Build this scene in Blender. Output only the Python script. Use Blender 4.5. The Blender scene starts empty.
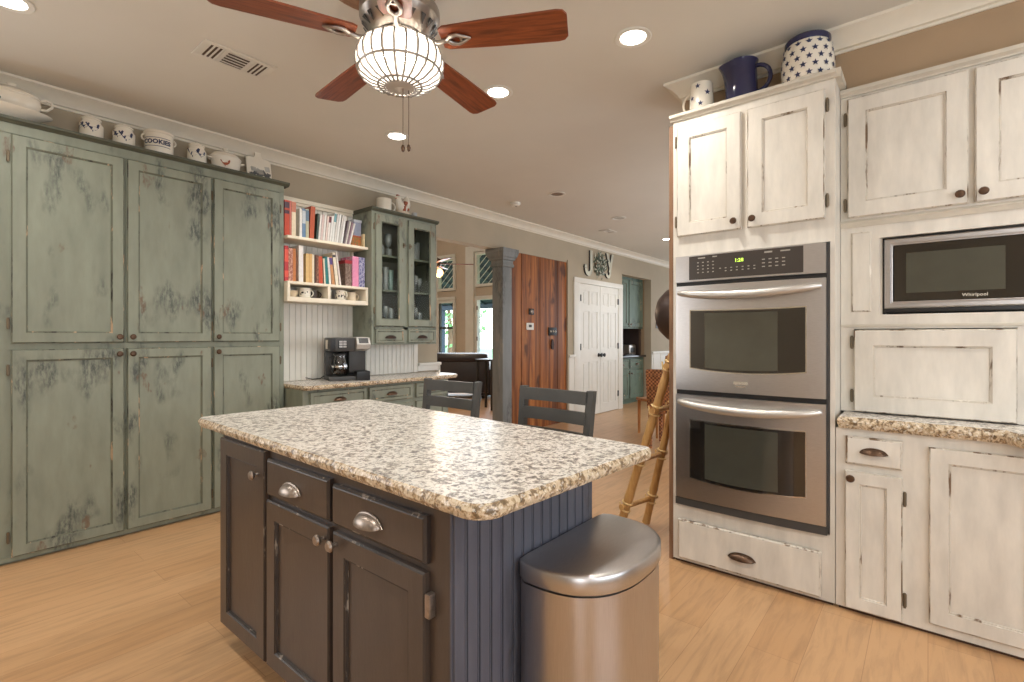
import bpy, bmesh, math, random
from mathutils import Vector, Matrix
random.seed(7)
PI = math.pi
SC = bpy.context.scene
COL = SC.collection

# ------------------------------------------------------------------ camera, world, lights, exposure
EYE = 1.27
YAW = math.atan2(416, 501)
cam = bpy.data.cameras.new('camera')
cam.sensor_width = 36.0
cam.lens = 36.0 * 501 / 1024
cam.shift_y = -5 / 1024
cam.clip_start = 0.05
camo = bpy.data.objects.new('camera', cam)
COL.objects.link(camo)
camo.location = (0, 0, EYE)
camo.rotation_euler = (PI / 2, 0, YAW - PI / 2)
SC.camera = camo

SC.view_settings.view_transform = 'Standard'
SC.view_settings.look = 'None'
SC.view_settings.gamma = 1
SC.view_settings.use_curve_mapping = False
SC.view_settings.exposure = -0.18

world = bpy.data.worlds.new('sky')
SC.world = world
world.use_nodes = True
wn = world.node_tree
bg = wn.nodes['Background']
sky = wn.nodes.new('ShaderNodeTexSky')
sky.sky_type = 'NISHITA'
sky.sun_disc = False
sky.sun_elevation = math.radians(50)
sky.sun_rotation = math.radians(200)
wn.links.new(sky.outputs[0], bg.inputs[0])
bg.inputs[1].default_value = 1.3


def srgb(r, g, b):
    def f(c):
        c /= 255
        return c / 12.92 if c <= .04045 else ((c + .055) / 1.055) ** 2.4
    return (f(r), f(g), f(b), 1)


def area(name, loc, rot, sx, sy, power, color):
    l = bpy.data.lights.new(name, 'AREA')
    l.shape = 'RECTANGLE'
    l.size, l.size_y = sx, sy
    l.energy = power
    l.color = color[:3]
    o = bpy.data.objects.new(name, l)
    COL.objects.link(o)
    o.location = loc
    o.rotation_euler = rot
    return o


DAY = (0.80, 0.90, 1.0)
WARM = (1.0, 0.965, 0.90)
# daylight through the kitchen window to the right of the camera and the living room's glass, plus two added fills
area('daylight_sink_window', (0.9, -2.36, 1.6), (PI / 2, 0, 0), 2.6, 1.3, 66, DAY)
area('fill_light_back', (-2.36, -1.75, 1.5), (PI / 2, 0, -PI / 2), 1.1, 1.9, 40, (0.95, 0.97, 1.0))  # added fill from behind the camera for the cream fronts, no known window
area('fill_light_left_rear', (-1.2, 4.12, 1.55), (PI / 2, 0, PI), 1.8, 1.5, 45, (0.97, 0.98, 1.0))  # unseen fill added at the left rear, no window in this wall
area('daylight_living_window', (9.3, 8.6, 1.8), (PI / 2, 0, PI / 2), 3.6, 2.4, 160, DAY)
area('daylight_dining_window', (6.2, .06, 1.5), (PI / 2, 0, 0), 3.6, 1.7, 84, (0.90, 0.95, 1.0))
area('daylight_hall_window', (11.8, 2.3, 1.5), (PI / 2, 0, PI / 2), 2.0, 1.6, 60, DAY)

# ------------------------------------------------------------------ materials
def new_mat(name):
    m = bpy.data.materials.new(name)
    m.use_nodes = True
    nt = m.node_tree
    return m, nt, nt.nodes['Principled BSDF']


def N(nt, kind, **kw):
    n = nt.nodes.new(kind)
    for k, v in kw.items():
        setattr(n, k, v)
    return n


def coord(nt, scale=(1, 1, 1), kind='Object', rot=(0, 0, 0)):
    tc = N(nt, 'ShaderNodeTexCoord')
    mp = N(nt, 'ShaderNodeMapping')
    mp.inputs['Scale'].default_value = scale
    mp.inputs['Rotation'].default_value = rot
    nt.links.new(tc.outputs[kind], mp.inputs[0])
    return mp.outputs[0]


def noise(nt, vec, scale, detail=3, rough=.55, dist=0):
    n = N(nt, 'ShaderNodeTexNoise')
    n.inputs['Scale'].default_value = scale
    n.inputs['Detail'].default_value = detail
    n.inputs['Roughness'].default_value = rough
    n.inputs['Distortion'].default_value = dist
    nt.links.new(vec, n.inputs['Vector'])
    return n.outputs['Fac']


def ramp(nt, fac, stops, interp='LINEAR'):
    r = N(nt, 'ShaderNodeValToRGB')
    r.color_ramp.interpolation = interp
    el = r.color_ramp.elements
    while len(el) < len(stops):
        el.new(.5)
    for e, (p, c) in zip(el, stops):
        e.position = p
        e.color = c if len(c) == 4 else (*c, 1)
    nt.links.new(fac, r.inputs[0])
    return r.outputs[0]


BK, WH = (0, 0, 0, 1), (1, 1, 1, 1)


def mix(nt, fac, a, b, mode='MIX'):
    m = N(nt, 'ShaderNodeMix', data_type='RGBA', blend_type=mode)
    for sock, v in ((m.inputs[0], fac), (m.inputs[6], a), (m.inputs[7], b)):
        if hasattr(v, 'links') or hasattr(v, 'is_linked'):
            nt.links.new(v, sock)
        else:
            sock.default_value = v
    return m.outputs[2]


def mul(nt, a, b):
    m = N(nt, 'ShaderNodeMath', operation='MULTIPLY')
    for sock, v in ((m.inputs[0], a), (m.inputs[1], b)):
        if hasattr(v, 'is_linked'):
            nt.links.new(v, sock)
        else:
            sock.default_value = v
    return m.outputs[0]


def bump(nt, h, strength, dist, bsdf):
    b = N(nt, 'ShaderNodeBump')
    b.inputs['Strength'].default_value = strength
    b.inputs['Distance'].default_value = dist
    nt.links.new(h, b.inputs['Height'])
    nt.links.new(b.outputs[0], bsdf.inputs['Normal'])


def plain(name, c, rough=.5, metal=0, var=.06, scale=8, emit=0, coat=0):
    """one colour with a faint mottling"""
    m, nt, b = new_mat(name)
    v = coord(nt)
    f = noise(nt, v, scale, 3)
    lo = tuple(x * (1 - var) for x in c[:3]) + (1,)
    hi = tuple(min(1, x * (1 + var)) for x in c[:3]) + (1,)
    nt.links.new(ramp(nt, f, [(.3, lo), (.7, hi)]), b.inputs['Base Color'])
    b.inputs['Roughness'].default_value = rough
    b.inputs['Metallic'].default_value = metal
    if coat:
        b.inputs['Coat Weight'].default_value = coat
    if emit:
        b.inputs['Emission Color'].default_value = c
        b.inputs['Emission Strength'].default_value = emit
    return m


def distressed(name, base, dark, wear, patch=.62, rough=.55, streak=.45, amount=.85):
    """brushed-on paint with rubbed-through patches and streaks"""
    m, nt, b = new_mat(name)
    v = coord(nt, (1, 1, streak))
    big = ramp(nt, noise(nt, v, 5.5, 2, .5), [(patch, BK), (patch + .1, WH)])
    fine = ramp(nt, noise(nt, coord(nt, (1, 1, .3)), 60, 4, .7), [(.38, BK), (.62, WH)])
    mask = mul(nt, mul(nt, big, fine), amount)
    tone = ramp(nt, noise(nt, coord(nt, (1, 1, .25)), 14, 4, .6),
                [(.25, tuple(x * .82 for x in base[:3])), (.75, tuple(x * 1.1 for x in base[:3]))])
    c = mix(nt, mask, tone, dark)
    spot = ramp(nt, noise(nt, v, 8.3, 3, .6), [(patch + .1, BK), (patch + .13, WH)])
    c = mix(nt, mul(nt, mul(nt, spot, fine), .8), c, wear)
    nt.links.new(c, b.inputs['Base Color'])
    b.inputs['Roughness'].default_value = rough
    bump(nt, fine, .08, .002, b)
    return m


def worn(name, base, dark, wear, lo=.42, hi=.6, rough=.55):
    """mouldings and edges where the paint has rubbed through"""
    m, nt, b = new_mat(name)
    f = noise(nt, coord(nt, (1, 1, .25)), 22, 4, .65)
    nt.links.new(ramp(nt, f, [(lo - .1, dark), (lo, base), (hi, base), (hi + .06, wear)]), b.inputs['Base Color'])
    b.inputs['Roughness'].default_value = rough
    return m


SAGE = srgb(139, 144, 128)
M = {}
M['sage'] = distressed('sage_green_distressed_paint', SAGE, srgb(58, 64, 64), srgb(112, 84, 64), .555)
M['sage_worn'] = worn('sage_green_rubbed_edge', srgb(108, 112, 96), srgb(52, 50, 42), srgb(192, 164, 134), .45, .595)
M['deep_sage'] = distressed('deep_green_distressed_paint', srgb(104, 124, 108), srgb(56, 68, 62), srgb(150, 140, 116), .54)
M['sage_dark'] = plain('dark_sage_paint', srgb(84, 86, 72), .6, var=.2)
M['sage_inside'] = plain('dark_cabinet_interior', srgb(128, 124, 112), .7, var=.1)
M['cream'] = distressed('cream_cabinet_paint', srgb(222, 215, 203), srgb(200, 191, 176), srgb(176, 156, 130), .72, .42, .3, .45)
M['cream_cap'] = plain('cream_paint_moulding', srgb(204, 196, 181), .45, var=.06, scale=20)
M['cream_worn'] = worn('cream_paint_antiqued_edge', srgb(204, 195, 181), srgb(112, 90, 66), srgb(226, 219, 206), .47, .62, .45)
M['espresso'] = distressed('espresso_cabinet_paint', srgb(74, 62, 54), srgb(52, 42, 36), srgb(112, 96, 84), .66, .33)
M['espresso_worn'] = worn('espresso_rubbed_edge', srgb(52, 44, 40), srgb(28, 24, 22), srgb(150, 140, 128), .42, .6, .4)
M['navy'] = distressed('blue_black_beadboard_paint', srgb(82, 84, 95), srgb(52, 53, 60), srgb(140, 144, 152), .62, .42)
M['white_bead'] = plain('white_beadboard_paint', srgb(232, 228, 218), .45, var=.03)
M['white'] = plain('white_trim_paint', srgb(228, 226, 218), .42, var=.03)
M['crown'] = plain('crown_moulding_paint', srgb(226, 219, 203), .5, var=.03)
M['shelf_white'] = plain('ivory_shelf_paint', srgb(238, 228, 208), .5, var=.04)
M['greige'] = plain('greige_wall_paint', srgb(178, 166, 145), .8, var=.04, scale=3)
M['tan'] = plain('tan_wall_paint', srgb(168, 143, 114), .8, var=.05, scale=3)
M['living'] = plain('living_room_wall_paint', srgb(204, 188, 168), .8, var=.04, scale=3)
M['ceil'] = plain('ceiling_paint', srgb(218, 214, 204), .85, var=.02, scale=2)
M['bronze'] = plain('oil_rubbed_bronze', srgb(96, 74, 58), .38, .75, .2, 40)
M['pewter'] = plain('aged_pewter', srgb(156, 144, 134), .36, .85, .2, 60)
M['hinge'] = plain('dull_hinge_metal', srgb(120, 108, 90), .5, .7, .1)
M['nickel'] = plain('brushed_nickel', srgb(176, 168, 160), .3, .9, .06)
M['black'] = plain('black_plastic', srgb(30, 29, 29), .4, var=.1)
M['charcoal'] = plain('charcoal_plastic', srgb(66, 64, 62), .42, var=.08)
M['panel_black'] = plain('oven_control_glass', srgb(66, 60, 56), .25, var=.04)
M['chrome'] = plain('polished_chrome', srgb(226, 224, 220), .12, 1, .02)
M['stool'] = plain('charcoal_painted_wood', srgb(74, 72, 68), .5, var=.15)
M['iron'] = plain('seasoned_cast_iron', srgb(64, 48, 42), .42, .45, .15, 14)
M['leather'] = plain('black_leather', srgb(40, 38, 44), .34, var=.2, scale=6)
M['china'] = plain('white_glazed_china', srgb(236, 228, 212), .18, var=.03)
M['blueprint'] = plain('cobalt_blue_glaze', srgb(46, 54, 88), .3, var=.15)
M['navy_glaze'] = plain('dark_blue_enamel', srgb(46, 46, 76), .14, var=.1)
M['rust'] = plain('rust_red_glaze', srgb(160, 84, 52), .4, var=.3, scale=30)
M['sofa_floor'] = None


def steel(name, c, rough, axis):
    m, nt, b = new_mat(name)
    f = noise(nt, coord(nt, axis), 60, 2, .6)
    nt.links.new(ramp(nt, f, [(.3, tuple(x * .9 for x in c[:3])), (.7, c)]), b.inputs['Base Color'])
    b.inputs['Metallic'].default_value = 1
    b.inputs['Roughness'].default_value = rough
    return m


M['steel'] = steel('brushed_stainless_steel', srgb(204, 201, 200), .32, (.5, 8, 8))
M['steel_v'] = steel('satin_stainless_steel', srgb(202, 200, 202), .3, (8, 8, .3))
M['handle'] = plain('satin_steel_handle', srgb(206, 202, 196), .36, .75, .02)
M['silver_plastic'] = plain('silver_plastic', srgb(196, 193, 188), .35, 0, .03)
M['toe'] = plain('toe_gap_shade_brown', srgb(74, 48, 32), .6)  # dark brown stands in for the shaded gap at the floor
M['finial'] = plain('satin_finial', srgb(186, 178, 168), .4, .3, .03)
M['cage'] = plain('dark_wire', srgb(150, 142, 134), .4, .5, .05)


def glossy_black():
    m, nt, b = new_mat('black_oven_glass')
    f = noise(nt, coord(nt), 4, 2)
    nt.links.new(ramp(nt, f, [(.3, srgb(26, 23, 20)), (.7, srgb(34, 30, 26))]), b.inputs['Base Color'])
    b.inputs['Roughness'].default_value = .06
    b.inputs['Specular IOR Level'].default_value = .9
    b.inputs['Coat Weight'].default_value = .6
    b.inputs['Coat Roughness'].default_value = .03
    return m


M['oven_glass'] = glossy_black()
M['oven_window'] = plain('tinted_oven_window', srgb(84, 84, 74), .07, .3, .08, coat=.8)


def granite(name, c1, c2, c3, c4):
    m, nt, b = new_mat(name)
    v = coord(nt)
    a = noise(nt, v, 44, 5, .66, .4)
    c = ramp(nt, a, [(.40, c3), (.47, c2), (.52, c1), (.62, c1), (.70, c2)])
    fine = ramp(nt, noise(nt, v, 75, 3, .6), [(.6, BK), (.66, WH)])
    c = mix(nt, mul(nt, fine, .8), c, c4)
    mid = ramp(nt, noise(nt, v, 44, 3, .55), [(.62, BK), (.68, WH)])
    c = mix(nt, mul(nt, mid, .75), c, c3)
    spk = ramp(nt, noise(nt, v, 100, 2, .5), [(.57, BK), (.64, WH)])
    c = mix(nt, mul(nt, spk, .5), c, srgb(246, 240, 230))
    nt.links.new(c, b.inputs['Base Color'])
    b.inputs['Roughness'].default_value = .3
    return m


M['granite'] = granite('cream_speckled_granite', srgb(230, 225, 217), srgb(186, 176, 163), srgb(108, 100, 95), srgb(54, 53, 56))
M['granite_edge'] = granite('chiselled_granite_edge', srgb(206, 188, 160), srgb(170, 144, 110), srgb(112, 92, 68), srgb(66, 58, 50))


def planks(name, c1, c2, seam, width, length, rot, rough, grain):
    m, nt, b = new_mat(name)
    v = coord(nt, rot=rot)
    br = N(nt, 'ShaderNodeTexBrick')
    br.offset = .37
    br.inputs['Color1'].default_value = c1
    br.inputs['Color2'].default_value = c2
    br.inputs['Mortar'].default_value = seam
    br.inputs['Scale'].default_value = 1
    br.inputs['Mortar Size'].default_value = .0012
    br.inputs['Mortar Smooth'].default_value = .4
    br.inputs['Brick Width'].default_value = length
    br.inputs['Row Height'].default_value = width
    nt.links.new(v, br.inputs['Vector'])
    g = noise(nt, coord(nt, rot=rot, scale=(1, 9, 9)), 3.2, 6, .62, .6)
    gr = ramp(nt, g, [(.34, tuple(grain for _ in range(3))), (.55, WH)])
    c = mix(nt, 1.0, br.outputs['Color'], gr, 'MULTIPLY')
    nt.links.new(c, b.inputs['Base Color'])
    b.inputs['Roughness'].default_value = rough
    return m


M['floor'] = planks('oak_laminate_planks', srgb(198, 157, 115), srgb(189, 146, 103), srgb(162, 121, 83), .19, 1.35, (0, 0, 0), .32, .8)


def rustic_planks():
    m, nt, b = new_mat('reclaimed_wood_planks')
    f = noise(nt, coord(nt, (2.2, 1, .12)), 4.2, 5, .65, 1.2)
    c = ramp(nt, f, [(.25, srgb(70, 42, 28)), (.42, srgb(122, 70, 38)), (.55, srgb(160, 96, 48)), (.72, srgb(190, 130, 72))])
    knots = ramp(nt, noise(nt, coord(nt, (1, 1, .5)), 5, 2), [(.62, BK), (.7, WH)])
    c = mix(nt, mul(nt, knots, .8), c, srgb(70, 38, 24))
    tone = ramp(nt, noise(nt, coord(nt, (4.9, 0, 0)), 1.0, 0), [(.3, (.55, .5, .48)), (.5, (.95, .95, .95)), (.7, (1.2, 1.2, 1.15))])
    c = mix(nt, 1.0, c, tone, 'MULTIPLY')
    nt.links.new(c, b.inputs['Base Color'])
    b.inputs['Roughness'].default_value = .4
    return m


M['rustic'] = rustic_planks()


def wood(name, dark, light, axis, rough=.4, scale=5):
    m, nt, b = new_mat(name)
    f = noise(nt, coord(nt, axis), scale, 5, .6, .8)
    nt.links.new(ramp(nt, f, [(.3, dark), (.68, light)]), b.inputs['Base Color'])
    b.inputs['Roughness'].default_value = rough
    return m


M['cherry'] = wood('cherry_fan_blade', srgb(96, 44, 24), srgb(152, 80, 46), (1, 12, 12), .3)
M['medal'] = wood('rough_wood_medallion', srgb(120, 86, 62), srgb(164, 128, 98), (1, 8, 8), .6)
M['bamboo'] = wood('honey_bamboo', srgb(168, 120, 66), srgb(206, 164, 104), (6, 6, 1), .4)
M['raffia'] = plain('pale_raffia_binding', srgb(226, 196, 140), .7, var=.15, scale=60)
M['panel_wood'] = wood('raw_wood_end_panel', srgb(104, 74, 50), srgb(150, 112, 82), (6, 6, .6), .6)
M['maple'] = wood('honey_maple_chair_wood', srgb(150, 96, 52), srgb(190, 134, 80), (6, 6, 1), .4)
M['post'] = distressed('grey_green_weathered_post', srgb(130, 134, 134), srgb(82, 86, 88), srgb(158, 152, 140), .5, .5, .2)
M['letter'] = distressed('whitewashed_letter_wood', srgb(206, 206, 190), srgb(120, 118, 104), srgb(90, 80, 66), .58, .6)
M['leaf'] = plain('dusty_green_leaf', srgb(96, 112, 96), .6, var=.4, scale=40)


def wicker():
    m, nt, b = new_mat('woven_rattan')
    v = coord(nt)
    w1 = N(nt, 'ShaderNodeTexChecker')
    w1.inputs['Scale'].default_value = 48
    w1.inputs['Color1'].default_value = srgb(214, 150, 100)
    w1.inputs['Color2'].default_value = srgb(130, 78, 52)
    nt.links.new(v, w1.inputs['Vector'])
    f = ramp(nt, noise(nt, v, 18, 3), [(.35, srgb(170, 170, 170)), (.65, WH)])
    nt.links.new(mix(nt, 1.0, w1.outputs[0], f, 'MULTIPLY'), b.inputs['Base Color'])
    b.inputs['Roughness'].default_value = .6
    return m


M['wicker'] = wicker()


def glassy(name, tint, alpha, rough=.02, blend=.1, body=0):
    m, nt, b = new_mat(name)
    nt.nodes.remove(b)
    out = nt.nodes['Material Output']
    tr = N(nt, 'ShaderNodeBsdfTransparent')
    tr.inputs[0].default_value = tint
    gl = N(nt, 'ShaderNodeBsdfGlossy')
    gl.inputs['Roughness'].default_value = rough
    lw = N(nt, 'ShaderNodeLayerWeight')
    lw.inputs[0].default_value = blend
    ad = N(nt, 'ShaderNodeMath', operation='ADD')
    ad.inputs[1].default_value = alpha
    nt.links.new(lw.outputs['Fresnel'], ad.inputs[0])
    mx = N(nt, 'ShaderNodeMixShader')
    nt.links.new(ad.outputs[0], mx.inputs[0])
    nt.links.new(tr.outputs[0], mx.inputs[1])
    nt.links.new(gl.outputs[0], mx.inputs[2])
    res = mx.outputs[0]
    if body:
        df = N(nt, 'ShaderNodeBsdfDiffuse')
        df.inputs[0].default_value = tint
        m2 = N(nt, 'ShaderNodeMixShader')
        m2.inputs[0].default_value = body
        nt.links.new(res, m2.inputs[1])
        nt.links.new(df.outputs[0], m2.inputs[2])
        res = m2.outputs[0]
    nt.links.new(res, out.inputs['Surface'])
    return m


M['pane'] = glassy('clear_window_pane', (.95, .97, .97, 1), .0)
M['pane_dark'] = glassy('hutch_door_glass', (.86, .87, .85, 1), .0)
M['glass'] = glassy('clear_glassware', (.9, .93, .93, 1), .08, blend=.35, body=.38)
M['carafe_glass'] = glassy('carafe_glass', (.8, .8, .8, 1), .06, blend=.2)
M['glass_green'] = glassy('pale_green_glassware', (.7, .9, .84, 1), .08, blend=.35, body=.4)
M['crystal'] = glassy('lit_crystal', (.97, .95, .92, 1), .12, .1)


def glow(name, c, s):
    m, nt, b = new_mat(name)
    b.inputs['Base Color'].default_value = c
    f = noise(nt, coord(nt), 28, 2)
    nt.links.new(ramp(nt, f, [(.2, tuple(x * .8 for x in c[:3])), (.8, c)]), b.inputs['Emission Color'])
    b.inputs['Emission Strength'].default_value = s
    return m


M['lamp'] = glow('lit_lamp_lens', (1, .95, .86, 1), 14)
M['bulb'] = glow('lit_bulb', (1, .93, .82, 1), 30)
M['amber'] = glow('amber_lamp_glass', (1, .62, .25, 1), 5)
M['digits'] = glow('green_display_digits', (.62, 1, .1, 1), 2.2)
M['foliage'] = plain('garden_foliage', srgb(150, 190, 130), .8, var=.5, scale=6)
M['grass'] = plain('lawn', srgb(150, 178, 120), .9, var=.2)
M['rafter'] = plain('painted_porch_soffit', srgb(84, 88, 100), .7, var=.1)

BOOK = {}


def bookmat(rgb, pattern=None):
    key = (rgb, pattern)
    if key not in BOOK:
        m, nt, b = new_mat('book_cover_%d_%d_%d' % rgb)
        c = srgb(*rgb)
        if pattern:
            f = noise(nt, coord(nt, (3, 3, 1)), 26, 3, .6)
            col = ramp(nt, f, [(.42, c), (.52, srgb(*pattern)), (.6, c)])
        else:
            f = noise(nt, coord(nt), 30, 2)
            col = ramp(nt, f, [(.3, tuple(x * .85 for x in c[:3])), (.7, c)])
        nt.links.new(col, b.inputs['Base Color'])
        b.inputs['Roughness'].default_value = .45
        BOOK[key] = m
    return BOOK[key]


M['paper'] = plain('book_pages', srgb(232, 222, 200), .8, var=.06, scale=90)

# ------------------------------------------------------------------ mesh builder
class MB:
    def __init__(s):
        s.bm = bmesh.new()

    def _tag(s, faces, mi):
        for f in faces:
            f.material_index = mi

    def box(s, x0, x1, y0, y1, z0, z1, mi=0, bev=0, rot=None, about=None):
        r = bmesh.ops.create_cube(s.bm, size=1)
        vs = r['verts']
        for v in vs:
            v.co = Vector((x0 + (v.co.x + .5) * (x1 - x0), y0 + (v.co.y + .5) * (y1 - y0), z0 + (v.co.z + .5) * (z1 - z0)))
        fs = list({f for v in vs for f in v.link_faces})
        s._tag(fs, mi)
        if bev:
            es = list({e for v in vs for e in v.link_edges})
            rb = bmesh.ops.bevel(s.bm, geom=es, offset=bev, segments=2, profile=.6, affect='EDGES')
            vs = list({v for f in rb['faces'] for v in f.verts} | {v for v in vs if v.is_valid})
            for v in vs:
                for f in v.link_faces:
                    f.material_index = mi
        if rot:
            about = about or ((x0 + x1) / 2, (y0 + y1) / 2, (z0 + z1) / 2)
            bmesh.ops.rotate(s.bm, verts=vs, cent=about, matrix=rot)
        return vs

    def poly(s, pts, mi=0):
        f = s.bm.faces.new([s.bm.verts.new(p) for p in pts])
        f.material_index = mi
        return f

    def prism(s, pts, vec, mi=0, side=None, bev=0):
        """closed polygon pts swept along vec"""
        vec = Vector(vec)
        a = [s.bm.verts.new(p) for p in pts]
        b = [s.bm.verts.new(Vector(p) + vec) for p in pts]
        f1 = s.bm.faces.new(a)
        f2 = s.bm.faces.new(b[::-1])
        fs = []
        n = len(a)
        for i in range(n):
            f = s.bm.faces.new((a[i], b[i], b[(i + 1) % n], a[(i + 1) % n]))
            f.material_index = mi if side is None else side
            fs.append(f)
        f1.material_index = f2.material_index = mi
        bmesh.ops.recalc_face_normals(s.bm, faces=[f1, f2] + fs)
        return a + b

    def lathe(s, prof, cx=0, cy=0, cz=0, seg=28, mi=0, axis='z', sy=1, closed=False):
        rings = []
        for r, z in prof:
            ring = []
            for k in range(seg):
                t = 2 * PI * k / seg
                p = (r * math.cos(t), r * math.sin(t) * sy, z)
                if axis == 'x':
                    p = (p[2], p[0], p[1])
                elif axis == 'y':
                    p = (p[0], p[2], p[1])
                ring.append(s.bm.verts.new((cx + p[0], cy + p[1], cz + p[2])))
            rings.append(ring)
        fs = []
        for a, b in zip(rings, rings[1:]):
            for k in range(seg):
                fs.append(s.bm.faces.new((a[k], a[(k + 1) % seg], b[(k + 1) % seg], b[k])))
        if not closed:
            if prof[0][0] > 1e-5:
                fs.append(s.bm.faces.new(rings[0][::-1]))
            if prof[-1][0] > 1e-5:
                fs.append(s.bm.faces.new(rings[-1]))
        s._tag(fs, mi)
        bmesh.ops.recalc_face_normals(s.bm, faces=fs)
        vs = [v for r in rings for v in r]
        bmesh.ops.remove_doubles(s.bm, verts=vs, dist=1e-6)
        return [v for v in vs if v.is_valid]

    def tube(s, pts, r, seg=10, mi=0, close=False, flat=1):
        pts = [Vector(p) for p in pts]
        n = len(pts)
        rad = r if isinstance(r, (list, tuple)) else [r] * n
        prev = None
        rings = []
        for i, p in enumerate(pts):
            if close:
                d = pts[(i + 1) % n] - pts[i - 1]
            else:
                d = pts[min(i + 1, n - 1)] - pts[max(i - 1, 0)]
            d.normalize()
            if prev is None:
                up = Vector((0, 0, 1)) if abs(d.z) < .9 else Vector((1, 0, 0))
                u = d.cross(up).normalized()
            else:
                u = (prev - d * prev.dot(d)).normalized()
            w = d.cross(u)
            prev = u
            rings.append([s.bm.verts.new(p + (u * math.cos(2 * PI * k / seg) + w * flat * math.sin(2 * PI * k / seg)) * rad[i]) for k in range(seg)])
        fs = []
        pairs = list(zip(rings, rings[1:])) + ([(rings[-1], rings[0])] if close else [])
        for a, b in pairs:
            for k in range(seg):
                fs.append(s.bm.faces.new((a[k], a[(k + 1) % seg], b[(k + 1) % seg], b[k])))
        if not close:
            fs.append(s.bm.faces.new(rings[0][::-1]))
            fs.append(s.bm.faces.new(rings[-1]))
        s._tag(fs, mi)
        bmesh.ops.recalc_face_normals(s.bm, faces=fs)
        return [v for rr in rings for v in rr]

    def ball(s, c, r, mi=0, sub=2, sc=(1, 1, 1)):
        q = bmesh.ops.create_icosphere(s.bm, subdivisions=sub, radius=r)
        for v in q['verts']:
            v.co = Vector((c[0] + v.co.x * sc[0], c[1] + v.co.y * sc[1], c[2] + v.co.z * sc[2]))
            for f in v.link_faces:
                f.material_index = mi
        return q['verts']

    def door(s, x0, x1, z0, z1, yf=-.02, yb=0.0, stile=.055, rec=.009, raised=False, hole=False):
        """framed door facing -y; material 0 = field, 1 = worn mouldings"""
        def ring(i, y):
            return [s.bm.verts.new((x0 + i, y, z0 + i)), s.bm.verts.new((x1 - i, y, z0 + i)),
                    s.bm.verts.new((x1 - i, y, z1 - i)), s.bm.verts.new((x0 + i, y, z1 - i))]
        R = [(0, yb), (0, yf + .005), (.005, yf), (stile, yf), (stile + .003, yf + .004), (stile + .006, yf + .0035), (stile + .009, yf + rec)]
        mats = [0, 1, 0, 1, 1, 1]
        if raised:
            R += [(stile + .03, yf + rec), (stile + .036, yf + rec - .003)]
            mats += [0, 1]
        if hole:
            R += [(stile + .009, yb)]
            mats += [0]
        rs = [ring(*q) for q in R]
        fs = []
        for a, b, mi in zip(rs, rs[1:], mats):
            for k in range(4):
                f = s.bm.faces.new((a[k], a[(k + 1) % 4], b[(k + 1) % 4], b[k]))
                f.material_index = mi
                fs.append(f)
        if hole:
            for k in range(4):
                f = s.bm.faces.new((rs[-1][k], rs[-1][(k + 1) % 4], rs[0][(k + 1) % 4], rs[0][k]))
                fs.append(f)
        else:
            fs.append(s.bm.faces.new(rs[-1]))
            fs.append(s.bm.faces.new(rs[0][::-1]))
        bmesh.ops.recalc_face_normals(s.bm, faces=fs)

    def front(s, x0, x1, z0, z1, yf=-.02, yb=-.001):
        """flat drawer front with an eased, worn edge"""
        rs = [[s.bm.verts.new((a, y, c)) for a, c in ((x0 + i, z0 + i), (x1 - i, z0 + i), (x1 - i, z1 - i), (x0 + i, z1 - i))]
              for i, y in ((0, yb), (0, yf + .007), (.006, yf + .001), (.009, yf))]
        fs = []
        for a, b in zip(rs, rs[1:]):
            for k in range(4):
                f = s.bm.faces.new((a[k], a[(k + 1) % 4], b[(k + 1) % 4], b[k]))
                f.material_index = 1
                fs.append(f)
        fs += [s.bm.faces.new(rs[-1]), s.bm.faces.new(rs[0][::-1])]
        bmesh.ops.recalc_face_normals(s.bm, faces=fs)

    def strip(s, sec, th, mi=0):
        """curved plate: sec = (x, y, z0, z1) along the bow, th = thickness towards +y"""
        f = [(s.bm.verts.new((x, y, a)), s.bm.verts.new((x, y, c)), s.bm.verts.new((x, y + th, c)), s.bm.verts.new((x, y + th, a))) for x, y, a, c in sec]
        fs = []
        for p, q in zip(f, f[1:]):
            for k in range(4):
                fs.append(s.bm.faces.new((p[k], q[k], q[(k + 1) % 4], p[(k + 1) % 4])))
        fs += [s.bm.faces.new(f[0]), s.bm.faces.new(f[-1][::-1])]
        for g in fs:
            g.material_index = mi
        bmesh.ops.recalc_face_normals(s.bm, faces=fs)

    def build(s, name, mats, parent=None, smooth=30, loc=None, label=None):
        me = bpy.data.meshes.new(name)
        s.bm.normal_update()
        s.bm.to_mesh(me)
        s.bm.free()
        if not isinstance(mats, (list, tuple)):
            mats = [mats]
        for m in mats:
            me.materials.append(M[m] if isinstance(m, str) else m)
        if smooth:
            me.polygons.foreach_set('use_smooth', [True] * len(me.polygons))
            me.set_sharp_from_angle(angle=math.radians(smooth))
        o = bpy.data.objects.new(name, me)
        COL.objects.link(o)
        if parent:
            o.parent = parent
        if loc:
            o.location = loc
        if label:
            o['label'] = label
        return o


def tag(o, label, cat, group=None, kind=None):
    o['label'] = label
    o['category'] = cat
    if group:
        o['group'] = group
    if kind:
        o['kind'] = kind
    return o


def thing(name, label, cat, loc=(0, 0, 0), rz=0, group=None):
    o = bpy.data.objects.new(name, None)
    o.empty_display_size = .05
    COL.objects.link(o)
    o.location = loc
    o.rotation_euler = (0, 0, rz)
    return tag(o, label, cat, group)


def struct(o, label=None):
    o['kind'] = 'structure'
    if label:
        o['label'] = label
    return o


def copy_tree(o, parent=None):
    c = o.copy()
    COL.objects.link(c)
    if parent:
        c.parent = parent
    for ch in [x for x in bpy.data.objects if x.parent == o]:
        copy_tree(ch, c)
    return c


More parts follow.
